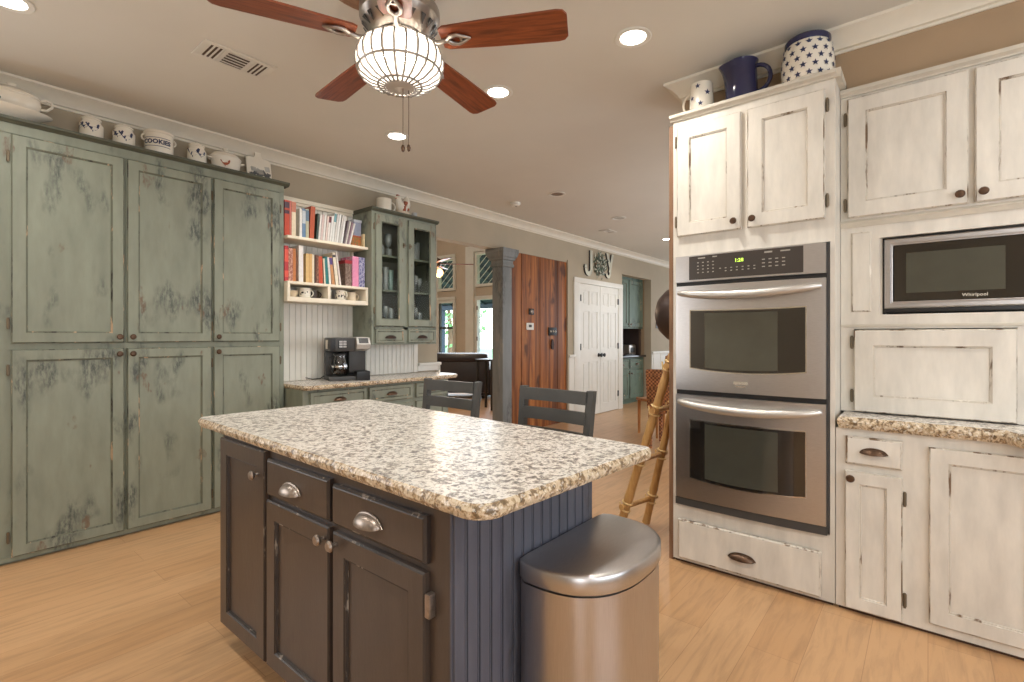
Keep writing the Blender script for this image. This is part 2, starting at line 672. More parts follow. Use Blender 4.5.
def text_into(mb, body, size, place, extrude=.001, mi=0, bold=0):
    """letters of body as mesh; place(x, y, z) maps the flat lettering to its surface"""
    cu = bpy.data.curves.new('lettering', 'FONT')
    cu.body = body
    cu.size = size
    cu.extrude = extrude
    cu.offset = bold
    cu.align_x = 'CENTER'
    cu.align_y = 'CENTER'
    cu.resolution_u = 2
    t = bpy.data.objects.new('lettering', cu)
    COL.objects.link(t)
    dg = bpy.context.evaluated_depsgraph_get()
    me = bpy.data.meshes.new_from_object(t.evaluated_get(dg))
    vs = [mb.bm.verts.new(place(*v.co)) for v in me.vertices]
    for p in me.polygons:
        try:
            f = mb.bm.faces.new([vs[i] for i in p.vertices])
            f.material_index = mi
        except ValueError:
            pass
    bpy.data.objects.remove(t)
    bpy.data.curves.remove(cu)
    bpy.data.meshes.remove(me)


def knob(parent, x, y, z, m='bronze'):
    b = MB()
    b.lathe([(.006, 0), (.006, -.012), (.0155, -.018), (.0175, -.024), (.013, -.03), (.0, -.032)], x, y, z, 18, axis='y')
    return b.build('knob', m, parent)


def hinge(parent, x, y, z, m='hinge'):
    b = MB()
    b.box(x - .007, x + .007, y - .007, y + .002, z - .027, z + .027, bev=.002)
    b.lathe([(.005, -.032), (.005, .032)], x, y - .006, z, 10)
    return b.build('hinge', m, parent)


def cup_pull(parent, x, y, z, m='bronze', w=.055, h=.022):
    """half-dome bin pull on a face at y, opening downward"""
    b = MB()
    nu, nv = 16, 7
    g = []
    for i in range(nu + 1):
        a = PI * i / nu
        row = []
        for j in range(nv + 1):
            e = PI / 2 * j / nv
            px = -w * math.cos(a)
            q = math.sin(a)
            row.append(b.bm.verts.new((x + px, y - .030 * q ** .8 * math.sin(e) - .001, z - .010 - .004 * q + (h + .004) * q * math.cos(e))))
        g.append(row)
    for i in range(nu):
        for j in range(nv):
            try:
                b.bm.faces.new((g[i][j], g[i + 1][j], g[i + 1][j + 1], g[i][j + 1]))
            except ValueError:
                pass
    bmesh.ops.remove_doubles(b.bm, verts=b.bm.verts[:], dist=1e-5)
    bmesh.ops.solidify(b.bm, geom=b.bm.faces[:], thickness=.002)
    b.tube([(x - w - .006, y - .003, z - .010)] + [(x - w * math.cos(PI * i / 12) * 1.06, y - .003, z - .010 + (h + .003) * math.sin(PI * i / 12)) for i in range(1, 12)] + [(x + w + .006, y - .003, z - .010)], .0035, 8)
    return b.build('cup_pull', m, parent)


# ------------------------------------------------------------------ the setting
YW = 4.15      # face of the long left wall
CZ = 2.78      # kitchen ceiling


def slab(name, boxes, m, label=None):
    b = MB()
    for q in boxes:
        b.box(*q)
    return struct(b.build(name, m, smooth=0), label)


slab('floor', [(-2.4, 12, -2.4, 11.6, -.05, 0)], 'floor')
slab('ceiling', [(-2.4, 12, -2.4, YW + .14, CZ, CZ + .1)], 'ceil')
slab('ceiling_living', [(3.4, 9.7, YW + .14, 11.6, 4.4, 4.5)], 'ceil')
slab('wall_left', [(-2.4, 3.71, YW, YW + .14, 0, CZ), (3.71, 4.96, YW, YW + .14, 2.36, CZ), (4.96, 6.29, YW + .02, YW + .14, 0, CZ), (4.96, 6.29, YW, YW + .02, 2.37, CZ), (6.29, 8.035, YW, YW + .14, 0, CZ),
                   (8.035, 9.235, YW, YW + .14, 2.363, CZ), (9.235, 12, YW, YW + .14, 0, CZ), (3.4, 12, YW, YW + .14, CZ, 4.4)], 'greige')
slab('wall_niche', [(7.95, 8.03, YW + .14, 4.85, 0, 2.6), (9.24, 9.32, YW + .14, 4.85, 0, 2.6), (8.03, 9.24, 4.79, 4.85, 0, 2.6), (8.03, 9.24, YW + .14, 4.79, 2.5, 2.6)], 'tan')
slab('wall_right', [(3.42, 3.5, -2.4, 1.11, 0, 2.475)], 'tan')
slab('wall_soffit', [(2.98, 3.5, -2.4, .31, 2.476, CZ), (2.98, 3.5, .31, 1.13, 2.513, CZ)], 'tan')
slab('wall_dining', [(3.5, 12, -.10, 0, 0, CZ)], 'tan')
slab('wall_back', [(-2.5, -2.4, -2.5, YW, 0, CZ)], 'greige')
slab('wall_front', [(-2.4, 3.5, -2.5, -2.4, 0, CZ)], 'greige')
slab('wall_end', [(12, 12.1, 0, YW, 0, CZ)], 'greige')
slab('wall_living_left', [(3.3, 3.4, YW + .14, 11.6, 0, 4.4)], 'living')
slab('wall_living_back', [(3.3, 9.6, 11.6, 11.7, 0, 4.4)], 'living')
# window wall of the living room, with two windows, two transoms and a glazed door
XL = 9.5
wy = [(9.92, 10.55), (8.40, 9.06)]
slab('wall_living_window', [(XL, XL + .15, YW + .14, 8.36, 0, 4.4), (XL, XL + .15, 8.36, 9.12, 3.46, 4.4), (XL, XL + .15, 9.12, 9.86, 0, 4.4), (XL, XL + .15, 8.36, 9.12, 2.32, 2.54),
                            (XL, XL + .15, 9.86, 10.6, 3.42, 4.4), (XL, XL + .15, 9.86, 10.6, 2.26, 2.50), (XL, XL + .15, 9.86, 10.6, 0, .72), (XL, XL + .15, 10.6, 11.6, 0, 4.4)], 'living')


def frame_x(name, x, y0, y1, z0, z1, w, m, parent=None, diag=0, sash=False, pane='pane'):
    b = MB()
    b.box(x - .05, x + .06, y0, y0 + w, z0, z1)
    b.box(x - .05, x + .06, y1 - w, y1, z0, z1)
    b.box(x - .05, x + .06, y0 + w, y1 - w, z0, z0 + w)
    b.box(x - .05, x + .06, y0 + w, y1 - w, z1 - w, z1)
    if sash:
        zm = (z0 + z1) / 2
        b.box(x - .02, x + .05, y0 + w, y1 - w, zm - .03, zm + .03, 1)
        b.box(x - .02, x + .05, y0 + w, y0 + w + .04, z0 + w, z1 - w, 1)
        b.box(x - .02, x + .05, y1 - w - .04, y1 - w, z0 + w, z1 - w, 1)
    o = b.build(name, [m, 'charcoal'], parent, smooth=0)
    p = MB()
    p.box(x + .01, x + .018, y0 + w, y1 - w, z0 + w, z1 - w)
    p.build('pane', pane, o, smooth=0)
    if diag:
        d = MB()
        L = y1 - y0 - 2 * w
        Hh = z1 - z0 - 2 * w
        for k in range(-3, diag):
            # bars rising towards the right of the picture (falling y)
            a = z0 + w + Hh * (k + .35) / diag
            p0, p1 = (y1 - w, a), (y0 + w, a + L * .85)
            q = []
            for (yy, zz) in (p0, p1):
                q.append([yy, zz])
            lo, hi = z0 + w, z1 - w
            sl = (q[1][1] - q[0][1]) / (q[1][0] - q[0][0])
            if q[0][1] > hi or q[1][1] < lo:
                continue
            if q[0][1] < lo:
                q[0] = [q[0][0] + (lo - q[0][1]) / sl, lo]
            if q[1][1] > hi:
                q[1] = [q[1][0] + (hi - q[1][1]) / sl, hi]
            d.tube([(x - .01, *q[0]), (x - .01, *q[1])], .010, 6)
        d.build('muntin', 'white', o)
    return o


w1 = struct(frame_x('window_1', XL, 9.87, 10.59, .73, 2.25, .07, 'white', sash=True))
w2 = struct(frame_x('window_2', XL, 9.87, 10.59, 2.51, 3.41, .07, 'white', diag=4))
w3 = struct(frame_x('window_3', XL, 8.37, 9.11, 2.55, 3.45, .07, 'white', diag=4))
d1 = MB()
for q in [(XL - .06, XL + .06, 8.37, 8.47, 0, 2.31), (XL - .06, XL + .06, 9.02, 9.11, 0, 2.31), (XL - .06, XL + .06, 8.47, 9.02, 2.21, 2.31), (XL - .03, XL + .03, 8.47, 9.02, .02, .22)]:
    d1.box(*q)
d1 = struct(d1.build('door_1', 'white', smooth=0))
p = MB()
p.box(XL, XL + .01, 8.47, 9.02, .22, 2.21)
p.build('pane', 'pane', d1, smooth=0)
for q in (.4, 1.2, 2.0):
    b = MB()
    b.box(XL - .07, XL - .055, 9.0, 9.03, q - .05, q + .05)
    b.build('hinge', 'bronze', d1, smooth=0)
b = MB()
b.box(XL - .09, XL, 9.125, 9.42, 0, 3.62)
b.box(XL - .085, XL, 8.3, 9.125, 3.46, 3.615)
b.box(XL - .05, XL, 9.86, 10.62, 3.42, 3.50)
b.box(XL - .05, XL, 9.86, 10.62, 2.26, 2.34)
struct(b.build('trim_1', 'white', smooth=0))

# crown moulding of the kitchen
prof = [(0, 0), (-.09, 0), (-.09, -.014), (-.078, -.02), (-.05, -.04), (-.026, -.066), (-.02, -.082), (-.008, -.086), (-.008, -.1), (0, -.1)]
b = MB()
b.prism([(-2.4, YW + p_, CZ + z_) for p_, z_ in prof], (14.4, 0, 0))
struct(b.build('trim_2', 'crown'))
b = MB()
ends = []
for p_, z_ in prof:
    ends.append([b.bm.verts.new(q) for q in ((2.98 + p_, -2.4, CZ + z_), (2.98 + p_, 1.13 - p_, CZ + z_), (3.5, 1.13 - p_, CZ + z_))])
for k in range(len(ends)):
    p0, p1 = ends[k], ends[(k + 1) % len(ends)]
    for j in (0, 1):
        b.bm.faces.new((p0[j], p0[j + 1], p1[j + 1], p1[j]))
bmesh.ops.recalc_face_normals(b.bm, faces=b.bm.faces[:])
struct(b.build('trim_3', 'crown'))

# beadboard behind the coffee counter, the knee rail beside it
b = MB()
x = 1.95
while x < 3.36:
    b.box(x, x + .046, YW - .014, YW, .89, 2.40, bev=.004)
    x += .05
b.box(1.95, 3.37, YW - .006, YW, .89, 2.40)
b.box(3.37, 3.42, YW - .022, YW, .89, 1.25)
struct(b.build('wall_beadboard', 'white_bead', smooth=0))
b = MB()
b.box(3.42, 3.73, YW - .05, YW, .955, .985, bev=.006)
b.box(3.42, 3.72, YW - .03, YW, .90, .955)
b.box(3.705, 3.73, YW - .03, YW + .14, 0, .985)
struct(b.build('trim_4', 'white'))
b = MB()
b.box(9.24, 12, YW - .02, YW, .1, .92)
b.box(9.24, 12, YW - .045, YW, .92, .965, bev=.006)
b.box(9.24, 12, YW - .03, YW, 0, .1)
for k in range(8):
    b.box(9.3 + k * .34, 9.32 + k * .34, YW - .028, YW, .1, .92)
b.box(6.30, 6.45, YW - .02, YW, 0, .95)
b.box(6.29, 6.46, YW - .05, YW, .95, .99, bev=.006)
struct(b.build('trim_5', 'white'))
b = MB()
b.box(6.26, 6.30, YW - .03, YW + .02, 0, 2.40)
b.box(5.0, 6.26, YW - .012, YW + .02, 2.366, 2.40)
struct(b.build('trim_6', 'greige', smooth=0))

# reclaimed plank wall
b = MB()
xs = [4.98, 5.19, 5.40, 5.60, 5.80, 6.02, 6.26]
for i, (a, c) in enumerate(zip(xs, xs[1:])):
    b.box(a + .003, c - .003, YW - .004 - .004 * (i % 2), YW + .018, 0, 2.365, bev=.003)
tag(b.build('plank_panel', 'rustic', smooth=0), 'orange brown reclaimed vertical wood plank panel between the column and the white double doors', 'wood panel')

# white double doors
dd = MB()
dd.box(6.45, 6.62, YW - .025, YW, 0, 2.09, bev=.004)
dd.box(7.86, 8.02, YW - .025, YW, 0, 2.09, bev=.004)
dd.box(6.45, 8.02, YW - .028, YW, 2.09, 2.17, bev=.004)
DD = struct(dd.build('door_2', 'white'))


def six_panel(name, x0, x1):
    b = MB()
    b.box(x0, x1, YW - .008, YW, .01, 2.085)
    w = x1 - x0
    y = YW - .016
    st = .085
    cm = (x0 + x1) / 2
    cols = [(x0 + st, cm - .035), (cm + .035, x1 - st)]
    rows = [(.16, .86), (1.06, 1.66), (1.76, 1.98)]
    # stiles and rails standing proud of sunk panels
    b.box(x0, x0 + st, y, YW - .008, .01, 2.085)
    b.box(x1 - st, x1, y, YW - .008, .01, 2.085)
    b.box(cm - .035, cm + .035, y, YW - .008, .01, 2.085)
    for a, c in ((.01, .16), (.86, 1.06), (1.66, 1.76), (1.98, 2.085)):
        for p, q in cols:
            b.box(p, q, y, YW - .008, a, c)
    for p, q in cols:
        for a, c in rows:
            b.box(p + .025, q - .025, y + .003, YW - .008, a + .025, c - .025, bev=.004)
    o = b.build(name, 'white', DD, smooth=0)
    return o


L1 = six_panel('door_leaf', 6.625, 7.235)
L2 = six_panel('door_leaf', 7.245, 7.855)
for par, sx, kx in ((L1, 6.63, 7.19), (L2, 7.85, 7.29)):
    for z in (.28, 1.1, 1.86):
        b = MB()
        b.box(sx - .014, sx + .014, YW - .03, YW - .015, z - .05, z + .05, bev=.003)
        b.build('hinge', 'black', par)
    b = MB()
    b.lathe([(.032, 0), (.032, -.008), (.012, -.014), (.012, -.035), (.03, -.045), (.032, -.06), (.0, -.072)], kx, YW - .016, .96, 16, axis='y')
    b.build('door_knob', 'black', par)

# ------------------------------------------------------------------ left pantry (sage green)
PX, PY = .30, 3.93
pan = thing('pantry_cabinet', 'tall distressed sage green pantry with six panelled doors along the left wall', 'cabinet', (PX, PY, 0))
b = MB()
b.box(0, 1.60, 0, .20, .015, 2.455)
b.box(.01, 1.59, .02, .20, 0, .015)
for z0, z1 in ((2.40, 2.455), (1.195, 1.228), (.015, .04)):
    b.box(0, 1.6, -.004, 0, z0, z1, 0)
b.build('body', ['sage'], pan, smooth=0)
b = MB()
b.prism([(-.02, .20, 2.455), (-.02, -.012, 2.455), (-.02, -.02, 2.463), (-.02, -.032, 2.47), (-.02, -.032, 2.485), (-.02, .20, 2.485)], (1.655, 0, 0), 0, 1)
b.build('cap', ['sage_dark', 'sage_dark'], pan, smooth=0)
for i, (a, c, kx, hx) in enumerate(((.064, .571, .545, .052), (.587, 1.073, .613, 1.080), (1.088, 1.560, 1.114, 1.570))):
    for up in (1, 0):
        z0, z1 = (1.23, 2.395) if up else (.04, 1.193)
        b = MB()
        b.door(a, c, z0, z1, -.022, -.001, .058, .009)
        d = b.build('door', ['sage', 'sage_worn'], pan, smooth=0)
        knob(d, kx, -.022, 1.265 if up else 1.158)
        for z in ((1.34, 2.27) if up else (.15, 1.08)):
            hinge(d, hx, -.004, z)

# crockery on top of the pantry
TZ = 2.485


def handle_pts(x, y, z0, z1, out, n=10, ang=0):
    r = []
    for i in range(n + 1):
        t = PI * i / n
        q = out * math.sin(t)
        r.append((x + q * math.cos(ang), y + q * math.sin(ang), z0 + (z1 - z0) * (1 - math.cos(t)) / 2))
    return r


def hen_print(mb, r, z, a0, s, mi):
    """a small blue bird stencil wrapped on a pot of radius r"""
    def P(u, v):
        a = a0 + u * s / r
        return (r * 1.012 * math.cos(a), r * 1.012 * math.sin(a), z + v * s)
    shapes = [[(-.5, .1), (-.2, -.3), (.2, -.3), (.5, .0), (.2, .12), (-.1, .05)], [(.3, .0), (.5, .0), (.62, .42), (.45, .5), (.3, .3)],
              [(-.5, .1), (-.75, .45), (-.6, .5), (-.35, .05)], [(-.1, -.3), (-.02, -.3), (-.02, -.5), (-.1, -.5)]]
    for sh in shapes:
        mb.poly([P(*q) for q in sh], mi)


def jar(x, y, rad, h, label, prints):
    t = thing('canister', label, 'jar', (x, y, TZ), 0, None)
    b = MB()
    b.lathe([(rad * .9, 0), (rad, .012), (rad, h * .62), (rad * .8, h * .74), (rad * .78, h * .8), (0, h * .8)], seg=32)
    for a, z, s in prints:
        hen_print(b, rad, z + .012, a, s * 1.35, 1)
    b.build('body', ['china', 'blueprint'], t)
    b = MB()
    b.lathe([(rad * .84, h * .8), (rad * .86, h * .85), (rad * .7, h * .9), (rad * .2, h * .93), (rad * .2, h * .97), (rad * .16, h), (0, h)], seg=28)
    b.build('lid', 'china', t)
    return t


VA = -PI / 2 - .72   # direction from the pot towards the viewer
jar(.732, 4.035, .060, .165, 'white canister with blue flower prints, nearest the tureen on the pantry', [(VA - .6, .07, .035), (VA, .07, .03), (VA + .7, .065, .04)])
jar(.897, 4.035, .060, .165, 'white lidded canister with blue birds between the first canister and the labelled crock', [(VA - .7, .06, .04), (VA, .07, .035), (VA + .75, .06, .045)])
jar(1.320, 4.035, .060, .170, 'white lidded canister with a blue hen, right of the labelled crock', [(VA + .05, .07, .05), (VA + .9, .065, .035)])
t = thing('crock', 'wide white two-eared crock with dark blue lettering in the middle of the pantry top', 'crock', (1.092, 4.04, TZ))
b = MB()
R = .083
b.lathe([(R * .94, 0), (R, .01), (R, .145), (R * 1.06, .15), (R * 1.06, .162), (R * .98, .168), (R * .9, .168), (R * .9, .12), (0, .12)], seg=36)
text_into(b, 'COOKIES', .040, lambda x, y, z: ((R + .001 + z) * math.cos(VA + .3 + x / R), (R + .001 + z) * math.sin(VA + .3 + x / R), .085 + y), .001, 1, .0014)
for sgn in (-1, 1):
    for z in (.065, .11):
        a = VA + .3 + sgn * 1.0
        n = 14
        pts = [((R + .001) * math.cos(VA + .3 + (-1 + 2 * k / n) * 1.0), (R + .001) * math.sin(VA + .3 + (-1 + 2 * k / n) * 1.0), z - .002) for k in range(n + 1)]
    b.tube([((R + .001) * math.cos(VA + .3 + (-1 + 2 * k / 14) * 1.0), (R + .001) * math.sin(VA + .3 + (-1 + 2 * k / 14) * 1.0), .085 + sgn * .028) for k in range(15)], .0016, 6, 1)
b.build('body', ['china', 'blueprint'], t)
for s in (0, PI):
    b = MB()
    b.tube(handle_pts(R * .97 * math.cos(s), R * .97 * math.sin(s), .10, .14, .018, 8, s), .006, 8)
    b.build('handle', 'china', t)
t = thing('casserole_dish', 'white lidded casserole dish with loop handles between the hen canister and the cutting board', 'dish', (1.515, 4.04, TZ))
b = MB()
b.lathe([(.072, 0), (.09, .012), (.098, .06), (.104, .095), (.107, .105), (0, .105)], seg=32, sy=.72)
hen_print(b, .082, .055, VA + .35, .05, 1)
b.build('body', ['china', 'rust'], t)
b = MB()
b.lathe([(.109, .105), (.109, .112), (.085, .138), (.03, .155), (.014, .158), (.014, .166), (.024, .176), (.018, .186), (0, .188)], seg=32, sy=.72)
b.build('lid', 'china', t)
for s in (0, PI):
    b = MB()
    b.tube([(.097 * math.cos(s) + (1 if s == 0 else -1) * .032 * math.sin(PI * i / 10), -.02 + .04 * (i / 10), .085 + .012 * math.sin(PI * i / 10)) for i in range(11)], .007, 8)
    b.build('handle', 'china', t)
t = thing('cutting_board', 'white paddle board with a grey painted scene leaning at the right end of the pantry', 'board', (1.775, 4.055, TZ + .001))
b = MB()
tilt = Matrix.Rotation(math.radians(-12), 3, 'X')
pts = [(-.095, 0), (.095, 0), (.095, .185), (.08, .2), (.03, .205), (.022, .225), (.024, .265), (.012, .282), (-.012, .282), (-.024, .265), (-.022, .225), (-.03, .205), (-.08, .2), (-.095, .185)]
b.prism([(px, 0, pz) for px, pz in pts], (0, .014, 0))
for k in range(26):
    cx, cz = random.uniform(-.08, .08), random.uniform(.015, .15)
    if -.03 < cx < .03 and cz > .1:
        continue
    w_, h_ = random.uniform(.008, .02), random.uniform(.008, .024)
    b.box(cx - w_, cx + w_, -.0012, .0005, cz - h_, cz + h_, 1 + k % 2, rot=Matrix.Rotation(random.uniform(-.6, .6), 3, 'Y'))
bmesh.ops.rotate(b.bm, verts=b.bm.verts[:], cent=(0, 0, 0), matrix=tilt)
b.build('board', ['china', plain('grey_painted_print', srgb(104, 106, 108), .5, var=.3), plain('pale_painted_print', srgb(186, 184, 176), .5, var=.2)], t)
# tureen on its platter, at the left edge of the frame
t = tag(MB().build('platter', 'china'), 'wide white oval platter under the tureen at the left end of the pantry', 'platter')
b = MB()
b.lathe([(.09, 0), (.11, .004), (.19, .045), (.235, .066), (.24, .072), (.232, .074), (.18, .054), (.11, .016), (0, .014)], seg=48, sy=.52)
old = t.data
b.bm.to_mesh(old)
b.bm.free()
old.polygons.foreach_set('use_smooth', [True] * len(old.polygons))
old.set_sharp_from_angle(angle=math.radians(40))
t.location = (.31, 4.02, TZ)
t = thing('soup_tureen', 'white footed tureen with two handles and a painted fruit spray on the platter', 'tureen', (.375, 4.02, TZ + .0145))
b = MB()
b.lathe([(.06, 0), (.058, .012), (.05, .02), (.085, .045), (.118, .085), (.125, .11), (.121, .135), (.128, .142), (0, .142)], seg=40, sy=.7)
for k in range(9):
    a = VA - .5 + k * .09
    b.ball((.122 * math.cos(a), .122 * .7 * math.sin(a) - .002, .085 + .012 * math.sin(k * 1.9)), .011, 1 if k < 5 else 2, 1)
b.build('bowl', ['china', 'rust', 'leaf'], t)
b = MB()
b.lathe([(.128, .142), (.12, .155), (.07, .18), (.02, .188), (.016, .198), (.024, .208), (0, .214)], seg=40, sy=.7)
b.build('lid', 'china', t)
for s in (1, -1):
    b = MB()
    b.tube([(s * .118, 0, .10), (s * .15, 0, .105), (s * .172, 0, .13), (s * .17, 0, .155), (s * .145, 0, .163), (s * .12, 0, .15)], .0075, 10)
    b.build('handle', 'china', t)

# ------------------------------------------------------------------ coffee counter, shelf, hutch
t = thing('base_cabinet', 'sage green base cabinets with drawers under the coffee counter', 'cabinet', (1.915, 3.66, 0))
b = MB()
b.box(0, 1.50, 0, .485, .09, .855)
b.box(.02, 1.48, .05, .485, 0, .09)
b.build('body', ['sage'], t, smooth=0)
for a, c, pull in ((.05, .557, 1), (.577, 1.045, 1), (1.085, 1.47, 1)):
    b = MB()
    b.door(a, c, .70, .835, -.02, -.001, .028, .006)
    d = b.build('drawer', ['sage', 'sage_worn'], t, smooth=0)
    if pull:
        cup_pull(d, (a + c) / 2, -.02, .765, 'bronze', .05, .022)
    b = MB()
    b.door(a, c, .11, .67, -.02, -.001, .055, .009)
    d = b.build('door', ['sage', 'sage_worn'], t, smooth=0)
    knob(d, c - .03, -.02, .62)


def chisel_slab(name, poly, z0, z1, rag, seed, mats, step=.03):
    """stone slab whose side is broken in facets"""
    rnd = random.Random(seed)
    b = MB()
    pts = []
    n = len(poly)
    for i in range(n):
        p, q = Vector(poly[i]), Vector(poly[(i + 1) % n])
        k = max(1, int((q - p).length / step))
        for j in range(k):
            pts.append(p.lerp(q, j / k))
    c = sum(pts, Vector((0, 0))) / len(pts)
    levels = [(z1, -.004), (z1 - .004, 0), (z1 - (z1 - z0) * .4, rag), (z0 + (z1 - z0) * .3, rag * .7), (z0, -.003)]
    rings = []
    for z, off in levels:
        ring = []
        for i, p_ in enumerate(pts):
            tdir = (pts[(i + 1) % len(pts)] - pts[i - 1]).normalized()
            nrm = Vector((tdir.y, -tdir.x))
            if (p_ - c).dot(nrm) < 0:
                nrm = -nrm
            j = off + (rnd.uniform(-rag, rag) * .5 if off > 0 else rnd.uniform(-1, 1) * rag * .18)
            r_ = p_ + nrm * j
            ring.append(b.bm.verts.new((r_.x, r_.y, z + (rnd.uniform(-.002, .002) if off > 0 else 0))))
        rings.append(ring)
    fs = []
    m_ = len(pts)
    for a, d in zip(rings, rings[1:]):
        for k in range(m_):
            f = b.bm.faces.new((a[k], a[(k + 1) % m_], d[(k + 1) % m_], d[k]))
            f.material_index = 1
            fs.append(f)
    fs.append(b.bm.faces.new(rings[0]))
    fs.append(b.bm.faces.new(rings[-1][::-1]))
    bmesh.ops.recalc_face_normals(b.bm, faces=fs)
    return b.build(name, mats, smooth=0)


def rounded(poly, r, n=5):
    out = []
    m = len(poly)
    for i in range(m):
        p, a, c = Vector(poly[i]), Vector(poly[i - 1]), Vector(poly[(i + 1) % m])
        rr = r[i] if isinstance(r, (list, tuple)) else r
        if rr <= 0:
            out.append(tuple(p))
            continue
        u, w = (a - p).normalized(), (c - p).normalized()
        ang = u.angle(w)
        d = rr / math.tan(ang / 2)
        c0 = p + (u + w).normalized() * (rr / math.sin(ang / 2))
        s, e = p + u * d, p + w * d
        a0 = math.atan2(*(s - c0).yx)
        a1 = math.atan2(*(e - c0).yx)
        da = (a1 - a0 + PI) % (2 * PI) - PI
        for k in range(n + 1):
            t_ = a0 + da * k / n
            out.append((c0.x + rr * math.cos(t_), c0.y + rr * math.sin(t_)))
    return out


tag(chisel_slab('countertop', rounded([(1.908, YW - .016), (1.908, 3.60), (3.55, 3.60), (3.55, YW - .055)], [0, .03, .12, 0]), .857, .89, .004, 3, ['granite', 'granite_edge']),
    'speckled granite countertop under the coffee maker along the left wall', 'countertop')

# coffee maker: carafe side and single cup side
cm_ = thing('coffee_maker', 'black and steel two-way coffee maker with glass carafe on the granite coffee counter', 'coffee maker', (2.315, 4.04, .8905), math.radians(-20))
cm_.scale = (1.07, 1.07, 1.06)
b = MB()
b.box(0, .30, -.21, .04, 0, .035, 0, .006)
b.box(0, .30, -.03, .04, .035, .25, 0, .006)
b.box(.165, .30, -.12, -.03, .06, .25, 0, .01)
b.build('body', ['charcoal'], cm_)
b = MB()
b.box(0, .20, -.20, .04, .235, .345, 0, .012)
b.box(.01, .045, -.203, -.19, .24, .34, 1, .003)
b.build('head', ['charcoal', 'black'], cm_)
b = MB()
b.box(.065, .135, -.204, -.198, .26, .325, 0, .003)
for k in range(3):
    for j in range(2):
        b.box(.072 + j * .03, .098 + j * .03, -.207, -.203, .265 + k * .02, .28 + k * .02, 1, .001)
b.build('control_panel', ['black', 'nickel'], cm_)
b = MB()
b.prism([(.20, -.22, .345), (.20, -.255, .29), (.20, -.235, .255), (.20, -.13, .235), (.20, .04, .235), (.20, .04, .35)], (.105, 0, 0), 0)
b.build('brew_head', 'silver_plastic', cm_)
b = MB()
b.prism([(.215, -.2235, .341), (.215, -.2495, .3), (.215, -.244, .298), (.215, -.218, .338)], (.075, 0, 0), 0)
b.build('display', 'black', cm_)
b = MB()
b.box(.205, .30, -.215, -.12, .035, .06, 0, .004)
b.box(.20, .305, -.24, -.12, .0, .075, 0, .006)
b.build('drip_tray', 'black', cm_)
b = MB()
b.lathe([(.055, .04), (.06, .05), (.062, .11), (.052, .165), (.046, .18), (.046, .2), (.044, .2), (.044, .18), (.05, .163), (.06, .11), (.058, .052), (0, .044)], .095, -.115, 0, 28)
c_ = b.build('carafe', 'carafe_glass', cm_)
b = MB()
b.lathe([(.05, .2), (.05, .215), (.03, .225), (0, .225)], .095, -.115, 0, 24)
b.build('lid', 'black', c_)
b = MB()
b.lathe([(.0632, .105), (.0645, .112), (.0632, .119), (.0625, .112)], .095, -.115, 0, 28)
b.build('band', 'chrome', c_)
b = MB()
b.tube([(.04, -.14, .2), (.01, -.165, .19), (.005, -.172, .14), (.03, -.155, .08)], .008, 8)
b.build('handle', 'black', c_)
b = MB()
b.lathe([(.056, .052), (.0595, .06), (.0595, .095), (0, .095)], .095, -.115, 0, 24)
b.build('coffee', plain('brewed_coffee', srgb(40, 24, 16), .2, var=.1), c_)
b = MB()
b.tube([(-.006, -.12 + .0, .255), (-.006, -.12, .325)], .009, 8)
b.build('water_gauge', 'china', cm_)
b = MB()
b.tube([(0, .02, .03), (-.03, .025, .01), (-.09, .03, .005), (-.15, .05, .02), (-.165, .07, .06), (-.13, .085, .095), (-.07, .09, .11)], .0035, 8)
b.build('power_cord', 'black', cm_)

# ivory bookshelf with two cubbies
t = thing('wall_bookshelf', 'ivory wall bookshelf with two book rows above two mug cubbies', 'bookshelf', (1.902, YW - .016, 0))
SW = .738
b = MB()
b.box(0, SW, -.262, 0, 2.045, 2.067, bev=.002)
b.build('shelf', 'shelf_white', t)
b = MB()
b.box(0, SW, -.262, 0, 1.685, 1.706, bev=.002)
b.build('shelf', 'shelf_white', t)
b = MB()
b.box(0, SW, -.262, 0, 1.545, 1.582, bev=.002)
b.build('shelf', 'shelf_white', t)
for a, c in ((0, .022), (.345, .37), (SW - .022, SW)):
    b = MB()
    b.box(a, c, -.262, 0, 1.582, 1.685, bev=.002)
    b.build('divider', 'shelf_white', t)
b = MB()
b.box(0, SW, -.03, 0, 2.40, 2.435, bev=.004)
b.box(0, SW, -.018, 0, 2.375, 2.40, bev=.003)
b.build('top_rail', 'shelf_white', t)
b = MB()
b.box(0, .012, -.03, 0, 1.706, 2.045)
b.box(0, .012, -.03, 0, 2.067, 2.375)
b.box(SW - .02, SW, -.03, 0, 1.706, 2.045)
b.build('upright', 'shelf_white', t, smooth=0)

FY = 3.93   # spine line of the books


